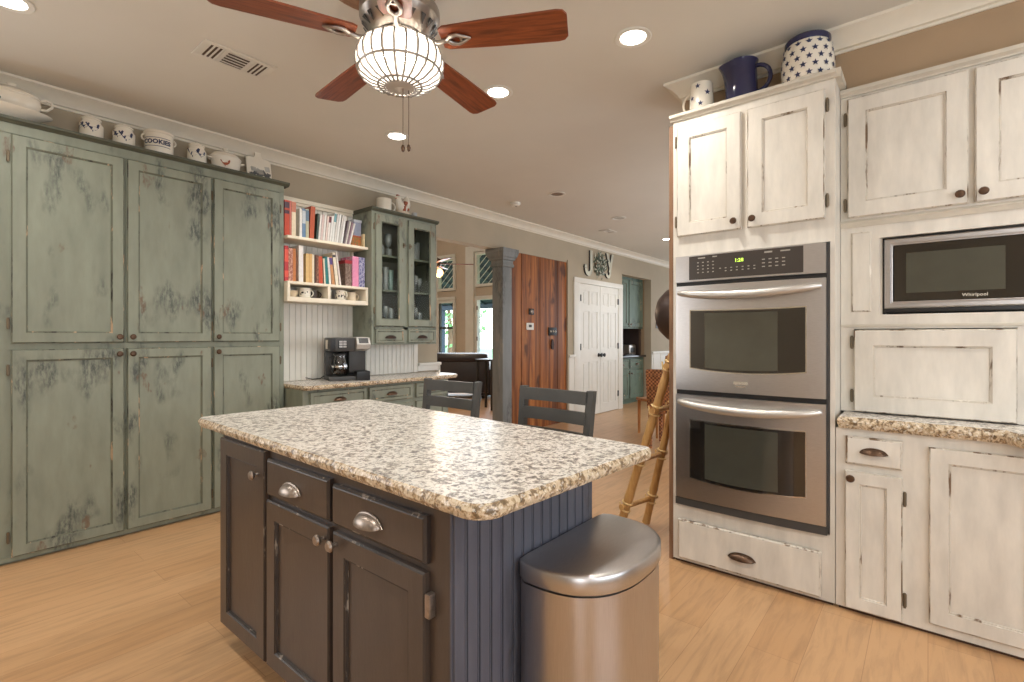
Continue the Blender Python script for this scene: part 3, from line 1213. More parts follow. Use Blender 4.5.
def book(x0, x1, z, h, col, label, lean=0, depth=.17, band=None, pattern=None, fy=FY, group='books on the ivory wall shelf', name='book'):
    w = x1 - x0
    t = thing(name, label, 'book', ((x0 + x1) / 2, fy, z + .0006), 0, group)
    m = bookmat(col, pattern)
    pg, cv = MB(), MB()
    a = math.radians(lean)
    rot = Matrix.Rotation(a, 3, 'Y')
    ct = min(.0035, w * .16)
    cv.box(-w / 2, -w / 2 + ct, 0, depth, 0, h)
    cv.box(w / 2 - ct, w / 2, 0, depth, 0, h)
    cv.box(-w / 2, w / 2, -.003, ct, 0, h)
    pg.box(-w / 2 + ct, w / 2 - ct, ct, depth - .004, .004, h - .004)
    if band:
        for z0, z1, _c in band:
            cv.box(-w / 2 - .0003, w / 2 + .0003, -.0045, -.002, h * z0, h * z1, 1)
    lift = abs(math.sin(a)) * w / 2
    for q in (cv, pg):
        bmesh.ops.rotate(q.bm, verts=q.bm.verts[:], cent=(0, 0, 0), matrix=rot)
        bmesh.ops.translate(q.bm, verts=q.bm.verts[:], vec=(0, 0, lift))
    mats = [m] + ([bookmat(band[0][2])] if band else [])
    cv.build('cover', mats, t, smooth=0)
    pg.build('pages', 'paper', t, smooth=0)
    return t


Z1, Z2 = 2.067, 1.706
row1 = [
    (1.905, 1.944, .285, (204, 74, 46), 'red orange book with a dark band, first at the left of the top shelf', 0, [(.62, .72, (70, 40, 60)), (.78, .95, (226, 120, 90))], None),
    (1.946, 1.962, .285, (210, 120, 104), 'dusty pink book next to the red orange one on the top shelf', 0, None, None),
    (1.964, 1.998, .286, (240, 226, 196), 'tall cream book between the dusty pink and the slim white ones on the top shelf', 0, [(.7, .98, (206, 128, 100))], None),
    (2.029, 2.049, .240, (240, 238, 232), 'slim white book left of the pale blue one on the top shelf', 0, None, None),
    (2.051, 2.080, .246, (116, 146, 180), 'blue book with a pale upper half on the top shelf', 0, [(.5, .92, (206, 214, 220))], None),
    (2.082, 2.108, .246, (196, 190, 160), 'beige book with a blue grey top left of the terracotta one', 0, [(.6, .96, (110, 132, 150))], None),
    (2.112, 2.151, .276, (190, 92, 58), 'thick terracotta book leaning on the top shelf', 3, None, None),
    (2.171, 2.187, .228, (66, 84, 76), 'dark green book right of the terracotta one', 4, None, None),
    (2.190, 2.207, .226, (244, 240, 234), 'white booklet beside the dark green book on the top shelf', 5, None, None),
    (2.210, 2.228, .228, (228, 206, 200), 'pale pink booklet, second from the dark green book', 5, None, None),
    (2.231, 2.248, .228, (238, 236, 230), 'white booklet between the two pale pink ones on the top shelf', 5, None, None),
    (2.251, 2.267, .226, (232, 212, 204), 'pale pink booklet just left of the maroon-topped one', 6, None, None),
    (2.270, 2.288, .230, (238, 232, 226), 'white booklet with a maroon block at the top of its spine', 6, [(.74, .96, (110, 50, 60))], None),
    (2.291, 2.308, .232, (242, 240, 236), 'white booklet between the maroon-topped and teal-topped ones', 7, None, None),
    (2.311, 2.331, .262, (236, 236, 232), 'tall white booklet with a teal block at its top', 7, [(.7, .97, (120, 168, 176))], None),
    (2.334, 2.351, .258, (226, 222, 216), 'off-white magazine right of the teal-topped booklet', 8, None, None),
    (2.355, 2.372, .262, (244, 242, 238), 'bright white magazine, second right of the teal-topped booklet', 8, None, None),
    (2.377, 2.394, .258, (214, 210, 204), 'pale grey magazine, third right of the teal-topped booklet', 9, None, None),
    (2.398, 2.415, .256, (242, 240, 236), 'white magazine, last of the tall ones before the short leaning magazines', 9, None, None),
    (2.424, 2.436, .222, (120, 108, 112), 'short dark grey magazine leaning on the top shelf', 12, None, None),
    (2.442, 2.455, .218, (222, 216, 210), 'short pale magazine between the dark grey and mauve ones', 13, None, None),
    (2.461, 2.473, .214, (158, 132, 140), 'short mauve magazine leaning on the top shelf', 14, None, None),
    (2.479, 2.492, .210, (236, 230, 226), 'short white magazine, last of the leaning row on the top shelf', 15, None, None),
]
for x0, x1, h, c, lab, lean, band, pat in row1:
    book(x0, x1, Z1, h, c, lab, lean, .17, band, pat)
# box and flat books at the right end of the top shelf
t = thing('storage_box', 'orange and olive patterned box at the right end of the top shelf', 'box', (2.575, 3.95, Z1 + .0006))
b = MB()
b.box(-.05, .042, 0, .17, 0, .088, bev=.003)
b.build('box', [bookmat((196, 104, 56), (110, 116, 70))], t)
b = MB()
b.box(-.051, .043, -.001, .171, .089, .104, bev=.002)
b.build('lid', [bookmat((178, 96, 60))], t)
t = thing('recipe_box', 'blue grey recipe box standing on the orange box on the top shelf', 'box', (2.590, 3.96, Z1 + .1056))
b = MB()
b.box(-.038, .036, 0, .14, 0, .12, bev=.004)
b.build('box', [bookmat((158, 164, 186))], t)
b = MB()
b.box(-.042, .04, -.004, .144, .1205, .146, bev=.003)
b.build('lid', [bookmat((196, 200, 208))], t)
book(2.626, 2.642, Z1, .125, (236, 214, 170), 'small cream book upright at the right end of the top shelf', 0, .15)

row2 = [
    (1.905, 1.936, .282, (196, 62, 66), 'red and pink book, first at the left of the lower shelf', 0, [(.12, .3, (232, 96, 80)), (.55, .9, (222, 150, 150))], None),
    (1.938, 1.972, .268, (216, 170, 150), 'pink patterned book second from the left on the lower shelf', 0, None, (140, 70, 60)),
    (1.974, 1.997, .268, (204, 128, 72), 'orange brown book left of the thick white one', 0, None, None),
    (2.022, 2.060, .302, (242, 238, 232), 'thick bright white book standing tallest on the lower shelf', 0, None, None),
    (2.082, 2.112, .242, (228, 190, 128), 'tan book with a faint spine title, right of the thick white one', 0, None, None),
    (2.114, 2.136, .243, (224, 180, 116), 'golden tan book left of the cream one on the lower shelf', 0, None, None),
    (2.138, 2.155, .240, (240, 228, 204), 'cream book right of the golden tan one', 0, None, None),
    (2.158, 2.174, .240, (92, 56, 40), 'dark brown book right of the cream one on the lower shelf', 0, None, None),
    (2.176, 2.195, .238, (170, 120, 92), 'brown flecked book between the dark brown and the brick red ones', 0, None, (90, 60, 50)),
    (2.198, 2.231, .232, (200, 84, 54), 'brick red book in the middle of the lower shelf', -1, None, None),
    (2.245, 2.259, .218, (240, 226, 200), 'slim cream book left of the teal one', -3, None, None),
    (2.262, 2.288, .236, (40, 124, 124), 'teal book leaning on the lower shelf', -4, None, None),
    (2.292, 2.310, .236, (238, 236, 230), 'white book right of the teal one', -5, None, None),
    (2.317, 2.343, .242, (206, 150, 100), 'orange and purple book leaning right of the teal one', -7, [(.72, .96, (96, 74, 132))], None),
    (2.353, 2.380, .280, (238, 228, 206), 'wide cream book leaning on the lower shelf', -7, [(.86, .93, (70, 70, 70))], None),
    (2.390, 2.406, .288, (226, 214, 206), 'tall pale grey book leaning last in the lower row', -8, None, None),
]
for x0, x1, h, c, lab, lean, band, pat in row2:
    book(x0, x1, Z2, h, c, lab, lean, .17, band, pat)
book(2.444, 2.505, Z2, .20, (150, 128, 112), 'brown picture-covered album left of the pink box book', 0, .14, None, (96, 70, 58))
t = tag(MB().build('red_book', [bookmat((164, 40, 46))]), 'dark red book lying flat on the brown album', 'book', 'books on the ivory wall shelf')
b = MB()
b.box(2.440, 2.508, FY - .005, FY + .15, Z2 + .2015, Z2 + .232, bev=.003)
b.bm.to_mesh(t.data)
b.bm.free()
t.name = 'book'
book(2.513, 2.577, Z2, .272, (226, 96, 150), 'fat pink and white book near the right end of the lower shelf', 0, .18, [(.03, .98, (236, 150, 186))], (246, 224, 232))
book(2.581, 2.641, Z2, .272, (84, 80, 148), 'fat purple blue book with white lettering bands at the right end of the lower shelf', 0, .18, None, (206, 206, 226))

# mugs in the cubbies
def mug(x, y, z, r, h, mats, label, ang=0, cat='mug', group=None, pattern=False):
    t = thing('mug', label, cat, (x, y, z), 0, group)
    b = MB()
    b.lathe([(r * .86, 0), (r, .006), (r, h), (r * .9, h), (r * .88, .012), (0, .012)], seg=28)
    if pattern:
        rr = random.Random(int(x * 1000))
        for k in range(34):
            a, zz = rr.uniform(0, 2 * PI), rr.uniform(.012, h - .012)
            s = rr.uniform(.004, .009)
            b.poly([(r * 1.012 * math.cos(a + s / r * math.cos(q * PI / 3)), r * 1.012 * math.sin(a + s / r * math.cos(q * PI / 3)), zz + s * math.sin(q * PI / 3)) for q in range(6)], 1)
    b.build('cup', mats, t)
    b = MB()
    b.tube(handle_pts(r * .97 * math.cos(ang), r * .97 * math.sin(ang), h * .2, h * .82, r * .62, 10, ang), .0055, 8)
    b.build('handle', mats[0], t)
    return t


M['mug_dark'] = plain('dark_brown_glaze', srgb(74, 60, 50), .3, var=.1)
M['mug_beige'] = plain('beige_glaze', srgb(214, 196, 168), .3, var=.06)
MZ = 1.5825
t = thing('bowl', 'small beige bowl at the left of the left cubby', 'bowl', (1.985, 3.97, MZ))
b = MB()
b.lathe([(.03, 0), (.045, .03), (.05, .055), (.046, .055), (.04, .03), (0, .008)], seg=28)
b.build('bowl', 'mug_beige', t)
mug(2.085, 3.95, MZ, .046, .082, ['china', 'black'], 'white mug with black speckles in the left cubby', 0, pattern=True)
mug(2.185, 3.985, MZ, .036, .07, ['mug_dark'], 'dark brown mug at the right of the left cubby', -.3)
mug(2.315, 4.0, MZ, .028, .07, [wood('brown_cup_wood', srgb(120, 80, 50), srgb(150, 106, 70), (1, 1, 3))], 'small brown cup at the left of the right cubby', PI / 2)
mug(2.405, 3.94, MZ, .042, .084, ['china', 'black'], 'white mug with black cow patches in the right cubby', -1.2, pattern=True)
mug(2.515, 3.95, MZ, .042, .074, ['mug_beige'], 'plain beige mug at the right of the right cubby', -.2)

# hutch with glass doors
HX, HY = 2.652, 3.838
hu = thing('glass_door_cabinet', 'sage green wall hutch with two glass doors and two small drawers above the coffee counter', 'cabinet', (HX, HY, 0))
b = MB()
HW = .765
HD = YW - HY - .0005
b.box(0, .02, 0, HD, 1.19, 2.40)
b.box(HW - .02, HW, 0, HD, 1.19, 2.40)
b.box(.02, HW - .02, 0, HD, 1.19, 1.21)
b.box(.02, HW - .02, 0, HD, 2.38, 2.40)
for a, c in ((.02, .035), (.352, .405), (HW - .035, HW - .02)):
    b.box(a, c, 0, .02, 1.21, 2.38)
b.box(.02, HW - .02, 0, .3, 1.325, 1.355)
b.build('body', ['sage'], hu, smooth=0)
b = MB()
b.box(.02, HW - .02, HD - .016, HD, 1.21, 2.38)
b.build('back_panel', 'sage_inside', hu, smooth=0)
b = MB()
b.prism([(-.015, HD, 2.40), (-.015, -.012, 2.40), (-.015, -.02, 2.408), (-.015, -.032, 2.415), (-.015, -.032, 2.43), (-.015, HD, 2.43)], (HW + .03, 0, 0))
b.build('cap', 'sage_dark', hu, smooth=0)
for z in (1.70, 2.022):
    b = MB()
    b.box(.0205, HW - .0205, .025, HD - .017, z - .018, z)
    b.build('shelf', 'sage', hu, smooth=0)
for a, c, kx, hx in ((.030, .357, .34, .024), (.400, .742, .415, .748)):
    b = MB()
    b.door(a, c, 1.36, 2.378, -.02, -.001, .064, .009, hole=True)
    d = b.build('door', ['sage', 'sage_worn'], hu, smooth=0)
    b = MB()
    b.box(a + .075, c - .075, -.010, -.006, 1.435, 2.303)
    b.build('pane', 'pane_dark', d, smooth=0)
    b = MB()
    b.box(kx - .008, kx + .008, -.026, -.02, 2.10, 2.15, bev=.003)
    b.lathe([(.006, 0), (.006, -.012), (.012, -.016), (0, -.022)], kx, -.024, 2.125, 12, axis='y')
    b.build('latch', 'hinge', d)
    for z in (1.5, 2.26):
        hinge(d, hx, -.004, z)
    b = MB()
    b.door(a, c, 1.205, 1.335, -.02, -.001, .02, .006)
    d = b.build('drawer', ['sage', 'sage_worn'], hu, smooth=0)
    cup_pull(d, (a + c) / 2, -.02, 1.26, 'iron', .055, .022)


def tumbler(x, y, z, r, h, label, m='glass', group='tumblers in the hutch'):
    b = MB()
    b.lathe([(r * .8, 0), (r * .84, .004), (r, h), (r * .93, h), (r * .78, .012), (0, .012)], seg=20)
    o = b.build('tumbler', m)
    o.location = (x, y, z)
    return tag(o, label, 'glass', group)


def goblet(x, y, z, r, h, label, group='stemmed glasses in the hutch'):
    b = MB()
    b.lathe([(r * .85, 0), (r * .8, .004), (.005, .01), (.004, h * .42), (r * .55, h * .5), (r, h * .7), (r * .9, h), (r * .85, h), (r * .94, h * .7), (0, h * .47)], seg=20)
    o = b.build('goblet', 'glass')
    o.location = (x, y, z)
    return tag(o, label, 'glass', group)


GY = 3.97
A, B_, C_ = 2.0225, 1.7005, 1.3555
t = tag(MB().build('decanter', 'glass'), 'tall stoppered glass decanter on the top shelf behind the left hutch door', 'decanter')
b = MB()
b.lathe([(.04, 0), (.045, .05), (.04, .09), (.015, .12), (.012, .17), (.018, .175), (.008, .18), (.016, .2), (.02, .215), (.006, .24), (0, .262)], seg=20)
b.bm.to_mesh(t.data); b.bm.free(); t.location = (2.835, GY, A)
t.data.polygons.foreach_set('use_smooth', [True] * len(t.data.polygons))
goblet(2.93, GY, A, .032, .22, 'tall stemmed glass right of the decanter on the top hutch shelf')
tumbler(2.975, GY + .06, A, .034, .09, 'low tumbler behind the stemmed glass on the top hutch shelf')
t = tag(MB().build('glass_jar', 'glass'), 'lidded glass jar on the top shelf behind the right hutch door', 'jar')
b = MB()
b.lathe([(.05, 0), (.055, .02), (.055, .12), (.045, .14), (.045, .15), (.05, .152), (.03, .165), (.01, .17), (.012, .185), (0, .19)], seg=22)
b.bm.to_mesh(t.data); b.bm.free(); t.location = (3.215, GY, A)
t.data.polygons.foreach_set('use_smooth', [True] * len(t.data.polygons))
tumbler(3.295, GY + .02, A, .03, .19, 'tall tumbler right of the glass jar on the top hutch shelf')
tumbler(2.825, GY, B_, .034, .15, 'wide tumbler at the left of the middle hutch shelf')
tumbler(2.885, GY - .02, B_, .028, .22, 'tallest clear tumbler on the middle shelf behind the left hutch door')
tumbler(2.955, GY, B_, .03, .20, 'tall green tinted tumbler on the middle hutch shelf', 'glass_green')
goblet(3.17, GY, B_, .03, .17, 'leftmost goblet on the middle shelf behind the right hutch door')
goblet(3.235, GY - .02, B_, .03, .17, 'middle goblet of three behind the right hutch door')
goblet(3.305, GY, B_, .03, .15, 'rightmost goblet on the middle shelf behind the right hutch door')
tumbler(2.82, GY, C_, .034, .16, 'left tumbler on the bottom shelf behind the left hutch door')
goblet(2.90, GY, C_, .034, .20, 'goblet in the middle of the bottom shelf behind the left hutch door')
tumbler(2.965, GY, C_, .03, .18, 'right tumbler on the bottom shelf behind the left hutch door')
goblet(3.18, GY, C_, .032, .20, 'left goblet on the bottom shelf behind the right hutch door')
goblet(3.255, GY, C_, .032, .20, 'right goblet on the bottom shelf behind the right hutch door')
tumbler(3.31, GY, C_, .03, .15, 'tumbler at the right end of the bottom hutch shelf')

# on top of the hutch
t = mug(2.865, 3.95, 2.4305, .07, .13, ['china', 'blueprint'], 'white mug with small blue prints on top of the hutch', -.3)
for o in [o for o in bpy.data.objects if o.parent == t and o.name.startswith('cup')]:
    pass
t = thing('hen_figurine', 'painted white and rust hen figurine on top of the hutch', 'figurine', (3.09, 3.97, 2.4305), .35)
b = MB()
b.lathe([(.07, 0), (.085, .02), (.09, .05), (.06, .055), (0, .055)], seg=24, sy=.75)
b.build('nest', ['mug_beige'], t)
b = MB()
vs = b.ball((0, 0, .10), .075, 0, 3, (1.1, .75, .8))
b.ball((-.07, 0, .165), .034, 0, 2)
b.tube([(-.045, 0, .12), (-.06, 0, .145), (-.07, 0, .17)], [.045, .036, .03], 10)
b.tube([(.04, 0, .11), (.075, 0, .15), (.09, 0, .2), (.075, 0, .225)], [.05, .045, .03, .01], 10)
for k in range(10):
    a = random.uniform(-1.2, 1.2)
    b.ball((.02 + .05 * math.sin(a), -.045, .1 + .04 * math.cos(k)), .018, 1, 1)
b.build('body', ['china', 'rust'], t)
b = MB()
for k in range(3):
    b.ball((-.085 + .016 * k, 0, .197 + .004 * (k == 1)), .011, 0, 1)
b.tube([(-.10, 0, .165), (-.118, 0, .16)], [.008, .001], 8)
b.build('comb', 'rust', t)
b = MB()
b.lathe([(.02, 0), (.024, .004), (.028, .07), (.026, .07), (.02, .01), (0, .008)], seg=18)
o = b.build('tumbler', 'glass')
o.location = (3.235, 3.96, 2.4305)
tag(o, 'small clear glass right of the hen on top of the hutch', 'glass')

# ------------------------------------------------------------------ column
t = thing('column', 'weathered grey green square column with a stepped capital at the living room opening', 'column', (4.79, 4.14, 0))
b = MB()
b.box(-.088, .088, -.088, .088, 0, 2.16, bev=.008)
b.build('shaft', 'post', t)
b = MB()
prof2 = [(.105, 2.13), (.125, 2.14), (.125, 2.165), (.115, 2.18), (.115, 2.215), (.135, 2.225), (.14, 2.245), (.155, 2.26), (.165, 2.285), (.175, 2.31), (.175, 2.359)]
rings = []
for r_, z in prof2:
    r_ *= .86
    rings.append([b.bm.verts.new((sx * r_, sy * r_, z)) for sx, sy in ((-1, -1), (1, -1), (1, 1), (-1, 1))])
for a, c in zip(rings, rings[1:]):
    for k in range(4):
        b.bm.faces.new((a[k], a[(k + 1) % 4], c[(k + 1) % 4], c[k]))
b.bm.faces.new(rings[0][::-1])
b.bm.faces.new(rings[-1])
b.build('capital', 'post', t, smooth=0)
b = MB()
b.box(-.11, .11, -.11, .11, 0, .14, bev=.01)
b.build('plinth', 'post', t)

# things on the plank wall
def plate(name, label, cat, x, z, w, h, m, extra=None):
    t = thing(name, label, cat, (x, YW - .0085, z))
    b = MB()
    b.box(-w / 2, w / 2, -.012, 0, -h / 2, h / 2, bev=.004)
    b.build('plate', m, t)
    if extra:
        extra(t)
    return t


def three_toggles(t):
    for k in (-1, 0, 1):
        b = MB()
        b.box(k * .058 - .008, k * .058 + .008, -.024, -.012, -.012, .014, bev=.003)
        b.build('toggle', 'china', t)


def lcd(t):
    b = MB()
    b.box(-.03, .03, -.015, -.012, -.012, .022, bev=.001)
    b.build('screen', 'charcoal', t)


def dome(t):
    b = MB()
    b.lathe([(.03, 0), (.03, -.008), (.016, -.018), (0, -.02)], 0, -.012, 0, 18, axis='y')
    b.build('sensor', 'pewter', t)


plate('switch_plate', 'dark three-toggle switch plate on the plank panel', 'light switch', 5.89, 1.335, .20, .115, 'black', three_toggles)
plate('thermostat', 'white thermostat on the left of the plank panel', 'thermostat', 5.36, 1.40, .16, .095, 'white', lcd)
plate('door_chime', 'small dark square control on the plank panel above the thermostat', 'wall control', 5.39, 1.60, .11, .085, 'black', dome)
b = MB()
b.prism([(-.025, 0, -.06), (.02, 0, -.075), (.035, 0, .0), (.012, 0, .07), (-.012, 0, .075), (-.03, 0, .01)], (0, -.014, 0))
o = b.build('hook', 'iron')
o.location = (5.885, YW - .0085, 1.15)
tag(o, 'dark iron coat hook below the switch plate on the plank panel', 'hook')

# JOY over the double doors
def letter(name, label, shapes, x):
    t = thing(name, label, 'letter', (x, YW - .001, 2.23))
    b = MB()
    for sh in shapes:
        b.prism([(px, -.03, pz) for px, pz in sh], (0, .03, 0), 0, 1)
    b.build('board', ['letter', 'charcoal'], t, smooth=0)
    return t


def arcband(cx, cz, r0, r1, a0, a1, n=10):
    o_ = [(cx + r1 * math.cos(a0 + (a1 - a0) * k / n), cz + r1 * math.sin(a0 + (a1 - a0) * k / n)) for k in range(n + 1)]
    i_ = [(cx + r0 * math.cos(a0 + (a1 - a0) * k / n), cz + r0 * math.sin(a0 + (a1 - a0) * k / n)) for k in range(n, -1, -1)]
    return o_ + i_


letter('letter_j', 'whitewashed wooden letter J left of the wreath above the double doors', [arcband(.10, .105, .045, .115, PI, 2 * PI), [(.145, .105), (.215, .105), (.215, .40), (.145, .40)], [(-.02, .11), (.045, .11), (.045, .16), (.0, .165), (-.02, .14)]], 6.76)
t = thing('wreath', 'round leafy grey green wreath standing for the O between letters J and Y', 'wreath', (7.225, YW - .001, 2.43))
b = MB()
rr = random.Random(4)
for k in range(230):
    a = rr.uniform(0, 2 * PI)
    r_ = rr.gauss(.125, .045)
    c = Vector((r_ * math.cos(a), -.03 + rr.uniform(-.025, .02), r_ * math.sin(a)))
    d = Vector((rr.uniform(-1, 1), rr.uniform(-.5, .1), rr.uniform(-1, 1))).normalized()
    n_ = d.cross(Vector((0, 1, .2))).normalized()
    L_ = rr.uniform(.035, .06)
    b.prism([c - d * L_ / 2, c + n_ * .014, c + d * L_ / 2, c - n_ * .014], Vector((0, -.003, 0)), rr.choice((0, 0, 1)))
b.build('foliage', ['leaf', 'letter'], t, smooth=0)
b = MB()
b.tube([(.13 * math.cos(2 * PI * k / 24), -.022, .13 * math.sin(2 * PI * k / 24)) for k in range(24)], .02, 8, close=True)
b.build('ring', wood('vine_twig', srgb(70, 60, 46), srgb(104, 92, 72), (3, 3, 3)), t)
letter('letter_y', 'whitewashed wooden letter Y right of the wreath above the double doors', [[(-.01, .42), (.06, .42), (.13, .25), (.095, .17)], [(.175, .42), (.245, .42), (.14, .09), (.075, .11)], arcband(.06, .09, .035, .085, -PI * .95, .2)], 7.43)

# niche kitchenette beyond the double doors
t = thing('wall_cabinet', 'sage green wall cabinet with two doors at the top of the far niche', 'cabinet', (8.035, 4.325, 0))
b = MB()
b.box(0, 1.2, 0, .46, 1.41, 2.495)
b.build('body', 'deep_sage', t, smooth=0)
for a, c in ((.03, .56), (.60, 1.17)):
    b = MB()
    b.door(a, c, 1.44, 2.32, -.02, -.001, .07, .009)
    d = b.build('door', ['deep_sage', 'sage_worn'], t, smooth=0)
    knob(d, .53 if a < .1 else .63, -.02, 1.49)
t = thing('niche_base_cabinet', 'sage green base cabinet with drawers and doors at the bottom of the far niche', 'cabinet', (8.035, 4.31, 0))
b = MB()
b.box(0, 1.2, 0, .475, .08, .86)
b.box(0, 1.2, .05, .475, 0, .08)
b.build('body', 'deep_sage', t, smooth=0)
for a, c in ((.03, .56), (.60, 1.17)):
    b = MB()
    b.door(a, c, .66, .83, -.02, -.001, .03, .006)
    d = b.build('drawer', ['deep_sage', 'sage_worn'], t, smooth=0)
    cup_pull(d, (a + c) / 2, -.02, .74, 'bronze')
    b = MB()
    b.door(a, c, .10, .62, -.02, -.001, .07, .009)
    d = b.build('door', ['deep_sage', 'sage_worn'], t, smooth=0)
    knob(d, .53 if a < .1 else .63, -.02, .57)
b = MB()
b.box(8.036, 9.234, 4.25, 4.785, .861, .90, bev=.006)
tag(b.build('countertop', plain('black_stone', srgb(42, 40, 42), .15, var=.3, scale=60)), 'black stone countertop in the far niche', 'countertop')
b = MB()
b.box(8.04, 9.235, 4.775, 4.789, .9, 1.41)
struct(b.build('wall_niche_backsplash', plain('blue_grey_tile', srgb(150, 158, 168), .25, var=.1), smooth=0))
t = thing('tall_oven', 'dark brown appliance panel standing at the right of the niche counter', 'appliance', (9.0, 4.36, .9005))
b = MB()
b.box(.13, .233, 0, .41, 0, .508, bev=.006)
b.build('body', plain('dark_appliance', srgb(58, 46, 42), .3), t)
b = MB()
b.box(.14, .225, -.01, -.0005, .05, .45, bev=.004)
b.build('front_panel', 'mug_dark', t)
t = thing('toaster', 'grey toaster on the black niche counter', 'toaster', (8.92, 4.50, .9005))
b = MB()
b.box(-.15, .15, -.12, .12, 0, .2, bev=.03)
b.build('body', 'nickel', t)
b = MB()
b.box(-.09, .09, -.126, -.1195, .05, .15, bev=.004)
b.build('front_panel', 'black', t)
for k in (-1, 1):
    b = MB()
    b.box(-.13, .13, k * .045 - .014, k * .045 + .014, .2, .202)
    b.build('slot', 'black', t, smooth=0)
t = thing('gas_burner', 'low black burner tray at the front of the niche counter', 'burner', (8.60, 4.355, .9005))
b = MB()
b.box(-.2, .2, -.08, .08, 0, .02, bev=.005)
b.build('tray', 'black', t)
for k in (-1, 1):
    b = MB()
    b.tube([(k * .1 + .06 * math.cos(2 * PI * q / 16), .06 * math.sin(2 * PI * q / 16), .03) for q in range(16)], .008, 6, close=True)
    b.tube([(k * .1 - .06, 0, .03), (k * .1 + .06, 0, .03)], .006, 6)
    b.tube([(k * .1, -.06, .03), (k * .1, .06, .03)], .006, 6)
    for q in range(4):
        b.tube([(k * .1 + .06 * math.cos(PI / 2 * q), .06 * math.sin(PI / 2 * q), .019), (k * .1 + .06 * math.cos(PI / 2 * q), .06 * math.sin(PI / 2 * q), .03)], .006, 6)
    b.build('grate', 'iron', t)
plate('outlet_plate', 'grey switch plate on the far wall right of the niche', 'light switch', 9.52, 1.49, .13, .13, 'charcoal', lcd).location.y = YW - .0005

# ------------------------------------------------------------------ living room: recliner, fan, garden
t = thing('leather_recliner', 'black leather recliner sofa seen from behind in the living room', 'sofa', (6.95, 7.45, 0), math.radians(-52))
b = MB()
b.box(-.85, .85, -.05, .22, .12, .80, bev=.07)
b.build('backrest', 'leather', t)
b = MB()
b.box(-.82, .82, -.10, .18, .74, .93, bev=.085)
b.build('headrest', 'leather', t)
b = MB()
b.box(-.62, .62, .2, .95, .1, .46, bev=.06)
b.build('seat', 'leather', t)
for s in (-1, 1):
    b = MB()
    b.box(s * .75 - .14, s * .75 + .14, .0, .95, .06, .62, bev=.07)
    b.build('armrest', 'leather', t)
    for y in (.1, .85):
        b = MB()
        b.lathe([(.03, 0), (.035, .08)], s * .7, y, 0, 12)
        b.build('leg', 'black', t)
t = thing('console_table', 'slim dark console behind the recliner beside the column', 'table', (6.45, 5.88, 0), math.radians(0))
b = MB()
b.box(-.14, .14, -.2, .2, .84, .87, bev=.004)
b.build('tabletop', 'black', t)
for sx in (-1, 1):
    for sy in (-1, 1):
        b = MB()
        b.box(sx * .11 - .018, sx * .11 + .018, sy * .17 - .018, sy * .17 + .018, 0, .84, bev=.004)
        b.build('leg', 'black', t)

t = thing('living_ceiling_fan', 'orange-lit ceiling fan in the living room behind the hutch', 'ceiling fan', (5.28, 5.98, 4.4))
b = MB()
b.lathe([(.06, 0), (.06, -.05), (.02, -.07)], seg=16)
b.lathe([(.014, -.06), (.014, -1.9)], seg=10)
b.build('downrod', 'bronze', t)
b = MB()
b.lathe([(.03, -1.88), (.10, -1.92), (.12, -1.98), (.10, -2.04), (.05, -2.07)], seg=24)
b.build('motor', 'bronze', t)
for k in range(5):
    a = 2 * PI * k / 5 + .55
    b = MB()
    vs = b.box(.13, .62, -.06, .06, -1.995, -1.985, 0, .003, Matrix.Rotation(.2, 3, 'X'))
    vs2 = b.box(.08, .2, -.015, .015, -2.0, -1.98, 1, .002)
    bmesh.ops.rotate(b.bm, verts=b.bm.verts[:], cent=(0, 0, 0), matrix=Matrix.Rotation(a, 3, 'Z'))
    b.build('blade', ['cherry', 'bronze'], t)
for k in range(4):
    a = 2 * PI * k / 4 + .2
    b = MB()
    b.lathe([(.02, 0), (.05, -.03), (.058, -.07), (.04, -.105), (0, -.11)], .11 * math.cos(a), .11 * math.sin(a), -2.08, 16)
    b.build('lamp_shade', 'amber', t)
pl = bpy.data.lights.new('living_fan_lamp', 'POINT')
pl.energy = 70
pl.color = (1, .78, .56)
pl.shadow_soft_size = .1
plo = bpy.data.objects.new('living_fan_lamp', pl)
COL.objects.link(plo)
plo.location = (5.28, 5.98, 2.1)

